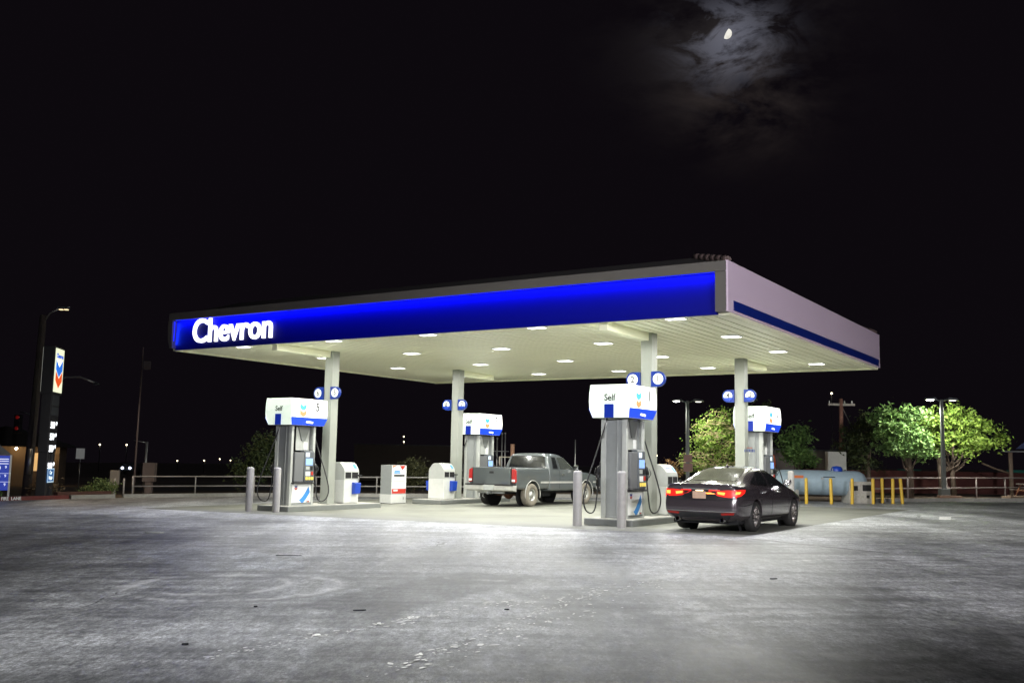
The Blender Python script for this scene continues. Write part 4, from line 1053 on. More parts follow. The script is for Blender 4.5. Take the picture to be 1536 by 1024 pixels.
mb = MB(); mb.tube([(0, 0, 0), (.05, 0, 6.8)], [.05, .028], 8); mb.build('pole', M('dim_pole', (.16, .12, .11), .6), t)
mb = MB(); mb.box((.28, 0, 5.95), (.30, .16, .38)); mb.build('junction_box', M('dim_box', (.13, .11, .12), .7), t, bev=.02)
t = thing('vent_pipe_stack', 'cluster of tall thin grey vent pipes rising behind pump seven', 'vent pipes', gp(-.5, 50))
for x, h in ((-.38, 2.1), (-.14, 2.75), (.10, 3.0), (.26, 3.0)):
    mb = MB(); mb.tube([(x, 0, 0), (x, 0, h)], .033, 8); mb.lathe([(.05, h), (.05, h+.07), (0, h+.09)], 8, c=(x, 0, 0)); mb.build('pipe', STEEL, t)
mb = MB(); mb.tube([(-.5, .04, 2.15), (.45, .04, 2.15)], .022, 6); mb.build('brace', STEEL, t)
t = thing('barrier_hoop', 'cream painted square pipe hoop showing just left of the pickup cab', 'barrier', gp(-.2, 48.2))
mb = MB(); mb.tube([(-.28, 0, 0), (-.28, 0, 1.85), (.9, 0, 1.85), (.9, 0, 0)], .05, 8); mb.build('hoop', M('cream_pipe', (.55, .50, .40), .5), t)
mb = MB(); mb.tube([(-.28, 0, 1.2), (.9, 0, 1.2)], .03, 8); mb.build('cross_bar', M('cream_bar', (.40, .38, .32), .5), t)
mb = MB(); mb.tube([(0, 0, 0), (0, 0, 2.45)], .10, 10); tag(mb.build('timber_post', M('timber_brown', (.30, .17, .11), .8), None, gp(.12, 47.2)), 'stout brown post standing behind the pickup cab', 'post')
mb = MB(); mb.tube([(0, 0, 0), (0, 0, 2.75)], [.035, .025], 8); tag(mb.build('slim_post', STEEL, None, gp(3.25, 50)), 'thin grey post far behind the pickup bonnet', 'post')

# ------------------------------------------------------------------ lamps of the lot, seen and assumed
LL = E('lot_lens', (1, .98, .90), 40)
def lot_lamp(label, x, y, h, e1, e2, rz=0.0):
    t = thing('parking_lamp', label, 'lamp post', gp(x, y), rz, 'twin headed lamp posts of the parking lot')
    mb = MB(); mb.box((0, 0, h/2), (.19, .19, h), top=.72); mb.box((0, 0, .25), (.42, .42, .5)); mb.build('pole', M('lamp_pole_grey', (.10, .11, .105), .6), t, bev=.015)
    for s, e in ((-1, e1), (1, e2)):
        mb = MB(); mb.tube([(s*.06, 0, h-.08), (s*.32, 0, h+.02)], .03, 8); mb.build('arm', DGREY, t)
        mb = MB(); mb.prism([(s*.28, h-.03), (s*.32, h+.09), (s*.72, h+.06), (s*.80, h-.03)], 'y', -.17, .17); mb.build('lamp_head', DGREY, t, bev=.02); hd = t.children[-1]
        mb = MB(); mb.prism([(s*.40, h-.032), (s*.44, h-.065), (s*.66, h-.065), (s*.70, h-.032)], 'y', -.10, .10); mb.build('lens', LL if s < 0 or y < 0 else E('dim_lot_lens', (1, .97, .85), 1.6), hd)
        lamp('lamp_light', 'SPOT', t, (s*.60, 0, h-.14), e, (1, .97, .86), (R(32), 0, 0), spot_size=R(150), spot_blend=.5, shadow_soft_size=.12)
    return t
lamp1 = lot_lamp('twin headed lamp post left of the sedan, before the straw coloured tree', 8.75, 49.5, 4.7, 480, 600)
mb = MB(); mb.box((0, -.10, 1.86), (.42, .02, .36)); mb.box((0, -.10, 1.42), (.46, .02, .40)); mb.build('notice_board', M('faded_notice', (.18, .10, .085), .7, dirt=.4), lamp1)
lamp2 = lot_lamp('twin headed lamp post standing among the round green trees at right', 20.95, 48.6, 4.8, 560, 1200)

for x, y, e, lab in ((-6.5, -1.5, 7600, 'assumed twin headed lamp post out of view at near left, added to light the asphalt'), (13.5, -6.5, 12500, 'assumed twin headed lamp post out of view at near right, added to light the canopy side')):  # two assumed posts out of view, added to brighten asphalt, pumps and canopy side
    t = lot_lamp(lab, x, y, 8.0, e, e, R(20))
    for c in t.children:
        if c.type == 'LIGHT':                     # spots of the assumed posts, turned to the asphalt and canopy
            c.data.color = (.97, .98, 1) if x < 0 else (.99, .96, 1); c.data.shadow_soft_size = .3; c.data.spot_size = R(70) if x > 0 else R(52); c.data.spot_blend = .8 if x > 0 else 1.0
            tgt = Vector((1.5, 20.0, 0)) if x < 0 else Vector((10.5, 30, 4.0))
            dv = t.matrix_basis.to_3x3().transposed() @ (tgt-(t.matrix_basis @ c.location)); c.rotation_euler = dv.to_track_quat('-Z', 'Y').to_euler()

# ------------------------------------------------------------------ vegetation
def tree(name, label, loc, trunks, blobs, n, lsz, lmat, cat='tree', group=None, droop=0.0, bark=BARK, twigs=0, seed=1, clump=.45):
    rnd = random.Random(seed)
    t = thing(name, label, cat, loc, 0, group)
    mb = MB()
    for pts, r0 in trunks:
        k = len(pts); mb.tube(pts, [r0*(1-.62*i/(k-1)) for i in range(k)], 9)
        top = Vector(pts[-1]); mid = Vector(pts[-2])
        for c, rad in blobs:
            c = Vector(c)
            if (c-top).length < 4.5:
                e = mid.lerp(c, .8); m_ = mid.lerp(c, .45)+Vector((rnd.uniform(-.2, .2), rnd.uniform(-.2, .2), -.15))
                mb.tube([mid, m_, e], [r0*.38, r0*.22, r0*.08], 6)
    mb.build('trunk', bark, t)
    mb = MB()
    tot = sum(r[0]*r[1]*r[2] for c, r in blobs)
    for c, r in blobs:
        c = Vector(c); nb = int(n*r[0]*r[1]*r[2]/tot); nc = max(5, int(nb/38))
        cl = []
        for _ in range(nc):
            d = Vector((rnd.gauss(0, 1), rnd.gauss(0, 1), rnd.gauss(0, 1))).normalized()*(rnd.random()**.45)
            cl.append((Vector((d.x*r[0], d.y*r[1], d.z*r[2])), rnd.uniform(.55, 1.3)*clump))
        for i in range(nb):
            cc, cs_ = cl[rnd.randrange(nc)]
            p = c+cc+Vector((rnd.gauss(0, 1), rnd.gauss(0, 1), rnd.gauss(0, .8)))*cs_*.5
            u = Vector((rnd.gauss(0, 1), rnd.gauss(0, 1), rnd.gauss(0, .7)-droop)).normalized()
            w = u.cross(Vector((rnd.gauss(0, 1), rnd.gauss(0, 1), rnd.gauss(0, 1)))).normalized()
            s_ = lsz*rnd.uniform(.6, 1.3); b = s_*.45
            mb.add([p-u*s_, p-w*b, p+u*s_, p+w*b], [(0, 1, 2, 3)])
    mb.build('crown', lmat, t, fixn=False)
    if twigs:
        mb = MB()
        for i in range(twigs):
            c, r = blobs[rnd.randrange(len(blobs))]; c = Vector(c)
            a = c+Vector((rnd.uniform(-.4, .6)*r[0], rnd.uniform(-1.1, -.3)*r[1], rnd.uniform(-.3, .9)*r[2]))
            d = Vector((rnd.gauss(-.2, 1), rnd.gauss(0, .4), 0)).normalized(); l = rnd.uniform(.5, 1.3)
            mb.tube([a, a+d*l*.5+Vector((0, 0, .08)), a+d*l+Vector((0, 0, -.35*l))], [.016, .011, .005], 4, caps=False)
        mb.build('twigs', TWIG, t)
    return t
GT = 'trees beyond the lot'
tree('round_tree', 'broad round crowned green tree with a bare straight trunk, left of the right lamp post', gp(20.0, 50.4), [([(0, 0, 0), (.05, 0, 1.2), (.0, 0, 2.3)], .22)],
     [((-.3, 0, 3.0), (1.35, 1.2, .9)), ((.5, -.2, 2.4), (1.0, 1.0, .6)), ((-.9, 0, 3.75), (1.0, 1.0, .75)), ((.1, 0, 3.9), (1.0, 1.0, .75)), ((-.5, -.1, 2.2), (.6, .7, .35))], 5400, .10, LEAF, group=GT, seed=3, clump=.36)
tree('round_tree', 'wide bright green tree with twin trunks behind the right lamp post', gp(22.2, 51.6), [([(0, 0, 0), (-.1, 0, 1.2), (-.2, 0, 2.2)], .20), ([(.6, .1, 0), (.5, 0, 1.2), (.55, 0, 2.2)], .16)],
     [((-.2, 0, 2.9), (1.3, 1.1, .8)), ((1.5, 0, 3.3), (1.35, 1.2, .95)), ((.9, 0, 4.0), (1.2, 1.2, .75)), ((2.5, 0, 3.15), (1.0, .9, .75)), ((-.5, 0, 3.9), (.9, 1.0, .7)), ((1.4, 0, 2.5), (1.0, .9, .4))], 6200, .10, LEAFY, group=GT, seed=5, clump=.36)
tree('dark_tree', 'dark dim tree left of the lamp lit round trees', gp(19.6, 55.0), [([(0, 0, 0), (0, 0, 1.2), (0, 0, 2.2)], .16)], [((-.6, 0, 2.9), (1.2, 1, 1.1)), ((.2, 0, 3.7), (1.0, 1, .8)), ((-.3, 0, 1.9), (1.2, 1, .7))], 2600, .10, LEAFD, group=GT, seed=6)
tree('weeping_tree', 'bushy yellow green tree with straw coloured twigs behind the left lamp post', gp(11.0, 51.4), [([(0, 0, 0), (.1, 0, .9), (.0, 0, 1.9)], .20)],
     [((-.2, 0, 3.7), (1.05, 1.0, .7)), ((-1.0, 0, 3.1), (.8, .8, .7)), ((.5, 0, 3.4), (.9, 1, .9)), ((-.3, 0, 2.5), (1.3, 1.1, .8)), ((-.9, 0, 1.6), (1.0, .9, .6)), ((.3, 0, 1.4), (1.2, 1, .6)), ((-1.75, 0, 1.55), (.6, .6, .6)), ((.9, 0, 2.4), (.8, .9, .9))], 6400, .08, LEAFY, group=GT, droop=.4, twigs=130, seed=8)
tree('rust_leaf_shrub', 'small reddish brown shrub at the foot of the left lamp post', gp(8.2, 50.2), [([(0, 0, 0), (0, 0, .5), (0, 0, .9)], .06)], [((-.1, 0, 1.25), (.55, .5, .5)), ((-.3, 0, .8), (.5, .5, .4))], 700, .07, leaf_mat('rust_leaves', (.16, .075, .03), (.22, .14, .05)), 'shrub', seed=10)
tree('dim_bush_tree', 'dim bushy green tree right of pump three', gp(15.3, 53.6), [([(0, 0, 0), (0, 0, .8), (0, 0, 1.5)], .12)], [((-.2, 0, 2.4), (1.0, .9, .9)), ((.2, 0, 3.3), (.5, .5, .5)), ((.5, 0, 2.0), (.7, .7, .6))], 2400, .10, LEAF, group=GT, droop=.3, seed=12)
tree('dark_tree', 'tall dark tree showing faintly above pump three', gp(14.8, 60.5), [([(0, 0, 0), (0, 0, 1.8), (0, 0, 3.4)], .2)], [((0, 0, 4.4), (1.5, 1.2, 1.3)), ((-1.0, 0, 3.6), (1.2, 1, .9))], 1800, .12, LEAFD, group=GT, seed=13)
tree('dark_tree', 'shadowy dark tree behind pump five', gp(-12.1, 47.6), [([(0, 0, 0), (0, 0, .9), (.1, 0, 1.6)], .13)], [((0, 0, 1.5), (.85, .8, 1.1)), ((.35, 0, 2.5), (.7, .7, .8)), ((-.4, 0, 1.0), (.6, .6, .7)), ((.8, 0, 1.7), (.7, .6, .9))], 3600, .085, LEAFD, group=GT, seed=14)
tree('clipped_bush', 'round clipped olive bush behind the poster cabinet', gp(-4.55, 48.2), [([(0, 0, 0), (0, 0, .4), (0, 0, .8)], .08)], [((0, 0, 1.02), (.88, .8, .68))], 5200, .055, LEAFO, 'bush', seed=15, clump=.30)
tree('low_shrub', 'low pale green shrub beside the price pylon', gp(-17.35, 42.6), [([(0, 0, 0), (0, 0, .15), (0, 0, .3)], .04)], [((0, 0, .32), (.75, .5, .32)), ((.35, 0, .42), (.45, .4, .28))], 2200, .055, leaf_mat('pale_leaves', (.10, .15, .05), (.22, .28, .10)), 'shrub', seed=16, clump=.25)
tree('low_shrub', 'dark green shrub under the blue price board', gp(-20.7, 40.2), [([(0, 0, 0), (0, 0, .15), (0, 0, .3)], .04)], [((0, 0, .28), (.6, .5, .32))], 1300, .055, LEAF, 'shrub', seed=17, clump=.25)
tree('dry_shrub', 'straggly dry brown shrub between price board and pylon', gp(-18.9, 41.6), [([(0, 0, 0), (.1, 0, .3), (.15, 0, .6)], .03), ([(0, 0, 0), (-.2, 0, .3), (-.3, 0, .55)], .03)], [((.1, 0, .55), (.4, .4, .35)), ((-.5, 0, .4), (.5, .4, .3))], 500, .06, leaf_mat('dry_leaves', (.12, .09, .05), (.22, .17, .10)), 'shrub', seed=18, clump=.3)

# ------------------------------------------------------------------ propane tank corner
t = thing('propane_tank', 'long pale blue horizontal gas tank behind the yellow bollards', 'gas tank', gp(13.15, 42.75), R(2))
mb = MB(); rr = .52; zc = .84
prof = [(0, -1.98), (.22, -1.96), (.40, -1.86), (.50, -1.68), (rr, -1.45), (rr, 1.45), (.50, 1.68), (.40, 1.86), (.22, 1.96), (0, 1.98)]
mb.lathe(prof, 32, axis='x', c=(0, 0, zc)); mb.build('tank_shell', TANKB, t)
for x in (-1.1, 1.15):
    mb = MB(); mb.prism([(-.42, 0), (.42, 0), (.42, .56), (.25, .42), (0, .36), (-.25, .42), (-.42, .56)], 'x', x-.07, x+.07); mb.build('saddle', CONC, t)
mb = MB(); mb.lathe([(.24, 0), (.24, .10), (.18, .20), (0, .23)], 18, c=(.75, 0, zc+.48)); mb.build('valve_dome', BLUE, t)
mb = MB(); mb.box((-.05, -.50, zc+.18), (.10, .06, .08)); mb.cyl((.5, -.2, zc+.5), (.5, -.2, zc+.62), .03); mb.build('gauge', STEEL, t)
mb = MB(); mb.box((-1.05, -.482, zc+.22), (.42, .01, .14)); mb.build('warning_label', ORANGEP, t)
mb = MB(); mb.box((.25, -.482, zc+.24), (.50, .01, .035)); mb.build('lettering_strip', INK, t)
YB = [(12.13, 41.2, 'far left of the row before the blue tank'), (13.18, 41.3, 'second from left before the blue tank'), (14.06, 41.4, 'before the right part of the blue tank'), (15.0, 41.6, 'before the pale concrete cabinet'),
      (15.75, 42.6, 'short one just right of the concrete cabinet'), (15.92, 41.9, 'middle of the three beyond the concrete cabinet'), (16.36, 42.0, 'far right one, leaning slightly')]
for i, (x, y, w) in enumerate(YB):
    mb = MB(); mb.lathe([(.066, 0), (.066, 1.0), (.05, 1.035), (0, 1.05)], 14)
    o = tag(mb.build('bollard', YELLOW, None, gp(x, y)), 'yellow pipe bollard, '+w, 'bollard', 'yellow bollards around the gas tank')
    o.rotation_euler = ((0, 0, 0), (0, R(-1), 0), (0, R(1), 0), (0, 0, 0), (0, 0, 0), (0, R(1), 0), (0, R(-4), 0))[i]
t = thing('dispenser_cabinet', 'weathered pale cabinet with dark openings at the right end of the blue tank', 'cabinet', gp(14.75, 42.5), R(-8))
mb = MB(); mb.box((0, 0, .45), (.95, .6, .90)); mb.build('cabinet', M('weathered_pale', (.40, .38, .34), .8, dirt=.5, vs=5), t, bev=.015)
mb = MB(); mb.box((.25, -.303, .64), (.36, .01, .26)); mb.box((-.22, -.303, .62), (.2, .01, .2)); mb.box((.28, -.303, .28), (.12, .01, .12)); mb.build('opening', VOID, t)
t = thing('utility_pole', 'brown wooden utility pole with cross arm and slanting stays, above the blue tank', 'utility pole', gp(18.5, 56.0))
mb = MB(); mb.tube([(0, 0, 0), (0, 0, 5.3)], [.14, .11], 10); mb.build('pole', M('pole_red_brown', (.20, .10, .075), .85, var=.3), t)
mb = MB(); mb.box((.02, 0, 4.97), (1.5, .10, .12)); mb.build('cross_arm', M('arm_grey', (.32, .30, .27), .8), t); ca = t.children[-1]
for x in (-.65, .62, .2):
    mb = MB(); mb.lathe([(.03, 5.03), (.06, 5.08), (.03, 5.14), (.05, 5.18), (0, 5.2)], 8, c=(x, 0, 0)); mb.build('insulator', STEEL, ca)
for a, b in (((.10, 0, 4.75), (1.55, -.5, 1.4)), ((.12, 0, 3.4), (1.45, -.5, 1.3))):
    mb = MB(); mb.tube([a, b], .032, 6); mb.build('stay', STEEL, t)
mb = MB(); mb.box((0, 0, 1.75), (1.0, .5, 1.15)); mb.box((0, 0, .6), (.9, .45, 1.2)); tag(mb.build('sign_panel', M('white_panel', (.72, .74, .68), .5, dirt=.1), None, gp(17.7, 54.6), 0, bev=.02), 'plain white box panel standing in front of the brown utility pole', 'panel')
t = thing('low_building', 'low grey brown building at the edge of the trees right of pump three', 'building', gp(18.2, 64), R(8))
mb = MB(); mb.box((0, 0, 1.25), (4.4, 4, 2.5)); mb.build('wall', M('grey_brown_wall', (.22, .19, .17), .85, var=.2, vs=1.2), t)
mb = MB(); mb.box((0, 0, 2.54), (4.7, 4.3, .09)); mb.build('roof', DGREY, t)
mb = MB(); mb.box((-.2, -2.01, 1.75), (.9, .03, .9)); mb.build('window', VOID, t)
t = thing('red_wall_section', 'dim red wall section with a white lamp beside it, right of pump three', 'wall', gp(14.9, 58.2))
mb = MB(); mb.box((0, 0, 1.1), (.9, .3, 2.2)); mb.build('wall', M('red_paint_wall', (.30, .075, .04), .8), t)
mb = MB(); mb.lathe([(0, .09), (.09, 0), (0, -.09)], 12, c=(-.25, -.35, 1.95)); mb.build('lamp_globe', E('wall_lamp_glow', (1, .92, .8), 12), t)
lamp('wall_lamp', 'POINT', t, (-.25, -.6, 1.9), 14, (1, .7, .4), shadow_soft_size=.1)
mb = MB(); mb.box((0, 0, .62), (30, .25, 1.24)); tag(mb.build('block_wall', REDWALL, None, gp(30.5, 58.2), R(14)), 'long dark red block wall behind the railing at right', 'wall')
for x, y, w, lab in ((19.9, 58.6, 1.7, 'teal metal panel on top of the red wall, beside the utility pole'), (23.6, 59.4, 1.2, 'teal metal panel over the red wall, behind the tree trunks'), (31.0, 61.0, 1.6, 'teal metal panel over the red wall, near the tall right post')):
    mb = MB(); mb.box((0, 0, 1.30), (w, .6, .20)); mb.box((0, 0, .6), (w*.9, .5, 1.2)); tag(mb.build('teal_panel', TEAL, None, gp(x, y), R(14), bev=.02), lab, 'panel', 'teal panels along the red wall')
mb = MB(); mb.prism([(-.55, -.2), (.5, -.24), (.6, .22), (-.5, .25)], 'z', 0, .24); tag(mb.build('kerb_block', M('brown_block', (.25, .15, .10), .85, var=.2), None, gp(20.2, 46.3), .1, bev=.03), 'rough brown block at the foot of the right lamp post', 'block')
mb = MB(); mb.box((0, 0, .10), (9, .5, .18)); tag(mb.build('timber_edging', M('edging', (.22, .16, .11), .85, var=.25), None, gp(27.2, 49.0), R(26)), 'low tan edging along the dirt bed at the far right', 'edging')
t = thing('steel_post', 'tall tan post with a diagonal bar and blue canopy piece at the far right', 'post', gp(26.9, 54.0))
mb = MB(); mb.tube([(0, 0, 0), (0, 0, 2.35)], .11, 10); mb.build('post', M('tan_post', (.33, .25, .18), .8), t)
mb = MB(); mb.tube([(-.1, 0, 1.25), (-.8, 0, 1.45), (-1.55, 0, 1.75)], .05, 8); mb.build('diagonal_bar', M('tan_bar', (.25, .19, .13), .8), t)
mb = MB(); mb.box((.2, 0, 2.40), (1.2, .4, .08)); mb.build('cap_beam', STEEL, t)
mb = MB(); mb.prism([(.5, 2.55), (1.0, 2.95), (2.4, 2.95), (2.4, 2.5)], 'y', -.4, .4); mb.build('blue_awning', M('awning_blue', (.06, .12, .45), .6), t)
t = thing('picnic_table', 'dark slatted picnic table by the kerb at the right edge', 'table', gp(26.3, 50.3), R(15))
mb = MB(); mb.box((0, 0, .72), (1.8, .75, .05)); mb.build('tabletop', WOODP, t)
for s in (-1, 1):
    mb = MB(); mb.box((0, s*.7, .44), (1.8, .26, .05)); mb.build('bench_seat', WOODP, t)
    mb = MB(); mb.tube([(s*.7, -.7, 0), (s*.7, -.25, .70)], .035, 6); mb.tube([(s*.7, .7, 0), (s*.7, .25, .70)], .035, 6); mb.tube([(s*.7, -.75, .40), (s*.7, .75, .40)], .03, 6); mb.build('leg', RUST, t)

# ------------------------------------------------------------------ far left: house, signal, signs; far lights
t = thing('lit_house', 'tan house with warm lights under its eaves at the far left', 'house', gp(-31.0, 62), R(18))
mb = MB(); mb.box((0, 2, 1.3), (6, 4, 2.6)); mb.build('wall', TANW, t)
mb = MB(); mb.prism([(-3.5, 2.5), (0, 3.6), (3.5, 2.5), (3.5, 2.38), (-3.5, 2.38)], 'y', -1.0, 4.4); mb.build('roof', ROOFT, t)
mb = MB(); mb.box((1.9, -.02, 1.45), (.8, .06, 1.1)); mb.build('window', E('warm_window', (1, .62, .25), .55), t)
mb = MB()
for x in (.6, 2.6): mb.lathe([(0, .10), (.10, 0), (0, -.10)], 10, c=(x, -.5, 2.25))
mb.build('eave_lamp', E('eave_glow', (1, .80, .5), 14), t)
for x in (-1.2, .6, 2.6): lamp('eave_light', 'POINT', t, (x, -.8, 2.1), 9, (1, .66, .32), shadow_soft_size=.1)
t = thing('traffic_signal', 'traffic signal showing red on a dark post at the far left', 'traffic light', gp(-26.6, 55))
mb = MB(); mb.tube([(.45, 0, 0), (.45, 0, 4.2)], .08, 8); mb.tube([(.45, 0, 4.0), (-.3, 0, 4.15)], .04, 6); mb.build('post', DGREY, t)
mb = MB(); mb.box((-.38, -.02, 3.5), (.34, .3, 1.0)); mb.build('housing', PLASTIC, t, bev=.02)
mb = MB(); mb.lathe([(0, -.19), (.10, -.18), (.11, -.16)], 14, axis='y', c=(-.38, 0, 3.25)); mb.lathe([(0, -.19), (.10, -.18), (.11, -.16)], 14, axis='y', c=(-.38, 0, 3.85)); mb.build('red_lens', E('signal_red', (1, .03, .03), .035), t)
t = thing('road_sign', 'small square white road sign on a thin post right of the price pylon', 'road sign', gp(-25.6, 60))
mb = MB(); mb.box((0, 0, 1.95), (.5, .03, .62)); mb.build('sign_plate', E('sign_dim', (.6, .62, .6), .10, (.6, .6, .6)), t)
mb = MB(); mb.cyl((0, .04, 0), (0, .04, 1.7), .03, 8); mb.build('post', STEEL, t)
t = thing('warehouse', 'long dim windowless building far behind between the left columns', 'building', gp(-9.0, 92), R(6))
mb = MB(); mb.box((0, 0, 1.55), (10, 8, 3.1)); mb.build('wall', M('warehouse_wall', (.20, .17, .15), .9, var=.15), t)
mb = MB(); mb.box((0, 0, 3.14), (10.2, 8.2, .08)); mb.build('roof', DGREY, t)
def far_lamp(x, y, h, col, s, r, label):
    t = thing('distant_lamp', label, 'distant light', gp(x, y), 0, 'distant lights in the dark')
    mb = MB(); mb.cyl((0, .1, 0), (0, .1, h), .05, 6); mb.build('post', DGREY, t)
    mb = MB(); r *= .62; mb.lathe([(0, r), (r*.7, r*.7), (r, 0), (r*.7, -r*.7), (0, -r)], 10, c=(0, 0, h)); mb.build('bulb', E('bulb_glow', col, s), t)
for a in ((-45.5, 150, 1.75, (1, .85, .55), 5, .16, 'yellowish light far beyond the railing, right of the blue one'), (-41.6, 150, 1.8, (1, .93, .7), 5, .17, 'warm white light far beyond the railing near the dark tree'),
          (-49.5, 150, 1.7, (1, .45, .15), 4, .16, 'small orange light far beyond the railing'), (-43.2, 150, 2.0, (.5, .6, 1), 5, .16, 'bluish light far beyond the railing'),
          (-15.9, 150, 5.55, (1, .35, .35), 1.6, .16, 'upper faint red light beyond the canopy, between the left columns'), (-15.85, 150, 4.75, (1, .12, .12), 1.2, .16, 'lower faint red light beyond the canopy, between the left columns'),
          (48.2, 150, 12.5, (1, .9, .7), 3, .26, 'high small white light in the sky above the utility pole'), (35.0, 100, 4.85, (1, .9, .7), 3, .14, 'small white light low beside the pole stays'),
          (14.6, 100, 2.5, (1, .55, .22), 10, .15, 'orange light between pump one and the left lamp post'), (-61.2, 150, 4.0, (.9, .8, .7), 1.0, .2, 'faint whitish light right of the price pylon'), (-57.2, 150, 4.0, (.9, .7, .6), .7, .2, 'faint pale light near the thin dark pole'),
          (8.9, 90, 4.2, (.75, .75, .7), .25, .22, 'faint grey lamp globe above the pickup bonnet')):
    far_lamp(*a)
t = thing('distant_car', 'distant car with two white headlights beyond the railing at left', 'car', gp(-45.2, 120), R(190))
mb = MB(); mb.prism([(-2.2, .35), (2.2, .35), (2.25, .75), (1.2, .9), (.6, 1.4), (-1.2, 1.4), (-1.9, .95), (-2.25, .9)], 'x', -.85, .85); mb.build('body', DGREY, t, bev=.08)
for s in (-1, 1):
    mb = MB(); mb.lathe([(0, 2.33), (.13, 2.32), (.15, 2.2)], 12, axis='y', c=(s*.42, 0, .78)); mb.build('headlight', E('headlamp_glow', (.75, .82, 1), 9 if s > 0 else 5), t)
    for y in (-1.35, 1.35):
        mb = MB(); mb.tube([(s*.70, y, .33), (s*.90, y, .33)], .33, 16); mb.build('wheel', TYRE, t)

# ------------------------------------------------------------------ moon, sky
MD = Vector((.19558, .89488, .40116)).normalized()
m, t, p = newmat('moon_surface'); m.cycles.emission_sampling = 'NONE'
co = t.n('ShaderNodeTexCoord').outputs['Object']
n = t.noise(co, .035, 4)
p.inputs['Base Color'].default_value = (0, 0, 0, 1); p.inputs['Roughness'].default_value = 1; p.inputs['Specular IOR Level'].default_value = 0
t.link(t.mix(t.ramp(n, [(.42, 0.0), (.60, 1.0)]), (.62, .58, .48), (1, .97, .88)), p.inputs['Emission Color'])
p.inputs['Emission Strength'].default_value = .80
# only the lit limb of the ball is built: the gibbous part seen from the lot
mb = MB(); dist = 2600; Rm = dist*14.5/1499/2
ca_ = MD.cross(Vector((0, 0, 1))).normalized(); cu_ = ca_.cross(MD).normalized()
rot = R(-27)
ax = ca_*math.cos(rot)+cu_*math.sin(rot); ay = -ca_*math.sin(rot)+cu_*math.cos(rot); az = -MD
vs = []; K = 16; J = 24
for j in range(J+1):
    la = -PI/2+PI*j/J
    for k in range(K+1):
        lo = -.22+(PI/2+.22)*k/K
        vs.append((ax*math.sin(lo)*math.cos(la)+ay*math.sin(la)+az*math.cos(lo)*math.cos(la))*Rm)
mb.add(vs, [(j*(K+1)+k, j*(K+1)+k+1, (j+1)*(K+1)+k+1, (j+1)*(K+1)+k) for j in range(J) for k in range(K)], 0, True)
tag(mb.build('moon', m, None, MD*dist), 'bright gibbous moon among thin clouds in the night sky', 'moon')

w = bpy.data.worlds.new('World'); SC.world = w; w.use_nodes = True
t = NT(w.node_tree); bg = w.node_tree.nodes['Background']
D = t.n('ShaderNodeTexCoord').outputs['Generated']
def dot(v): return t.n('ShaderNodeVectorMath', {0: D, 1: tuple(v)}, operation='DOT_PRODUCT').outputs['Value']
up_ = ca_.cross(MD).normalized()
a_ = t.math('MULTIPLY', dot(ca_), 1499.0); b_ = t.math('MULTIPLY', dot(up_), 1499.0); fr = t.math('GREATER_THAN', dot(MD), 0.0)
cv = t.n('ShaderNodeCombineXYZ', {0: t.math('MULTIPLY', a_, .011), 1: t.math('MULTIPLY', b_, .020), 2: 3.7}).outputs[0]
cn = t.noise(cv, 1.0, 7, .62, .5)
cn2 = t.noise(t.n('ShaderNodeVectorMath', {0: cv, 1: (11, 5, 2)}, operation='ADD').outputs[0], .55, 5, .6, .3)
def gauss(cx, cy, sx, sy):
    q = t.math('ADD', t.math('POWER', t.math('DIVIDE', t.math('SUBTRACT', a_, cx), sx), 2.0), t.math('POWER', t.math('DIVIDE', t.math('SUBTRACT', b_, cy), sy), 2.0))
    return t.math('MULTIPLY', t.math('POWER', 2.718, t.math('MULTIPLY', q, -1.0)), fr)
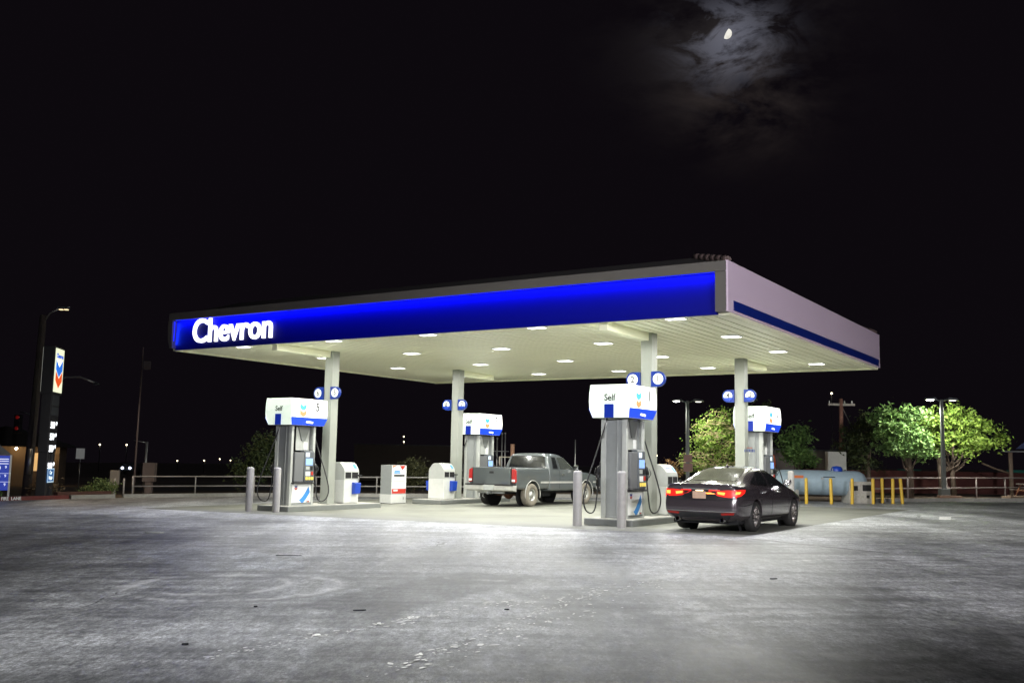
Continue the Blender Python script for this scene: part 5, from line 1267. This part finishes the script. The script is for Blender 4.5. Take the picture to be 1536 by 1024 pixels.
cloud = t.ramp(cn, [(.45, 0.0), (.56, 1.0)]); cloud2 = t.ramp(cn2, [(.40, 0.0), (.62, 1.0)])
c = t.mix(t.math('MULTIPLY', gauss(5, -8, 56, 50), cloud), (.0034, .0025, .0037), (.095, .098, .125))
c2 = t.mix(t.math('MULTIPLY', gauss(20, -95, 80, 60), cloud2), (0, 0, 0), (.022, .017, .0145))
c3 = t.mix(t.math('MULTIPLY', gauss(10, -5, 120, 90), cloud2), (0, 0, 0), (.014, .0125, .012))
c = t.mix(1.0, c, c2, 'ADD'); c = t.mix(1.0, c, c3, 'ADD')
t.link(c, bg.inputs['Color']); bg.inputs['Strength'].default_value = 1.0
ml = lamp('moonlight', 'SUN', None, (0, 0, 30), .035, (.85, .9, 1), (0, 0, 0), angle=R(.5))
ml.rotation_euler = (-MD).to_track_quat('-Z', 'Y').to_euler()

# ------------------------------------------------------------------ camera
PITCH, ROLL, CZ = R(6.8041), R(1.09036), 1.4843
cp, sp, cr_, sr = math.cos(PITCH), math.sin(PITCH), math.cos(ROLL), math.sin(ROLL)
fw = Vector((0, cp, sp)); rt = Vector((1, 0, 0)); upv = Vector((0, -sp, cp))
r2 = rt*cr_+upv*sr; u2 = -rt*sr+upv*cr_
cam = bpy.data.cameras.new('camera'); co_ = bpy.data.objects.new('camera', cam); COL.objects.link(co_)
cam.sensor_fit = 'HORIZONTAL'; cam.sensor_width = 36; cam.lens = 1498.85*36/1536; cam.clip_start = .1; cam.clip_end = 6000
mw = Matrix((r2, u2, -fw)).transposed().to_4x4(); mw.translation = Vector((0, 0, CZ)); co_.matrix_world = mw
SC.camera = co_
SC.view_settings.view_transform = 'Standard'; SC.view_settings.look = 'None'; SC.view_settings.exposure = 0.16; SC.view_settings.gamma = 1.0
SC.cycles.use_denoising = True
SC.cycles.max_bounces = 9; SC.cycles.diffuse_bounces = 7; SC.cycles.glossy_bounces = 3; SC.cycles.sample_clamp_indirect = 60.0
SC.cycles.use_light_tree = False
SC.cycles.denoising_input_passes = 'RGB_ALBEDO_NORMAL'; SC.cycles.denoising_prefilter = 'ACCURATE'
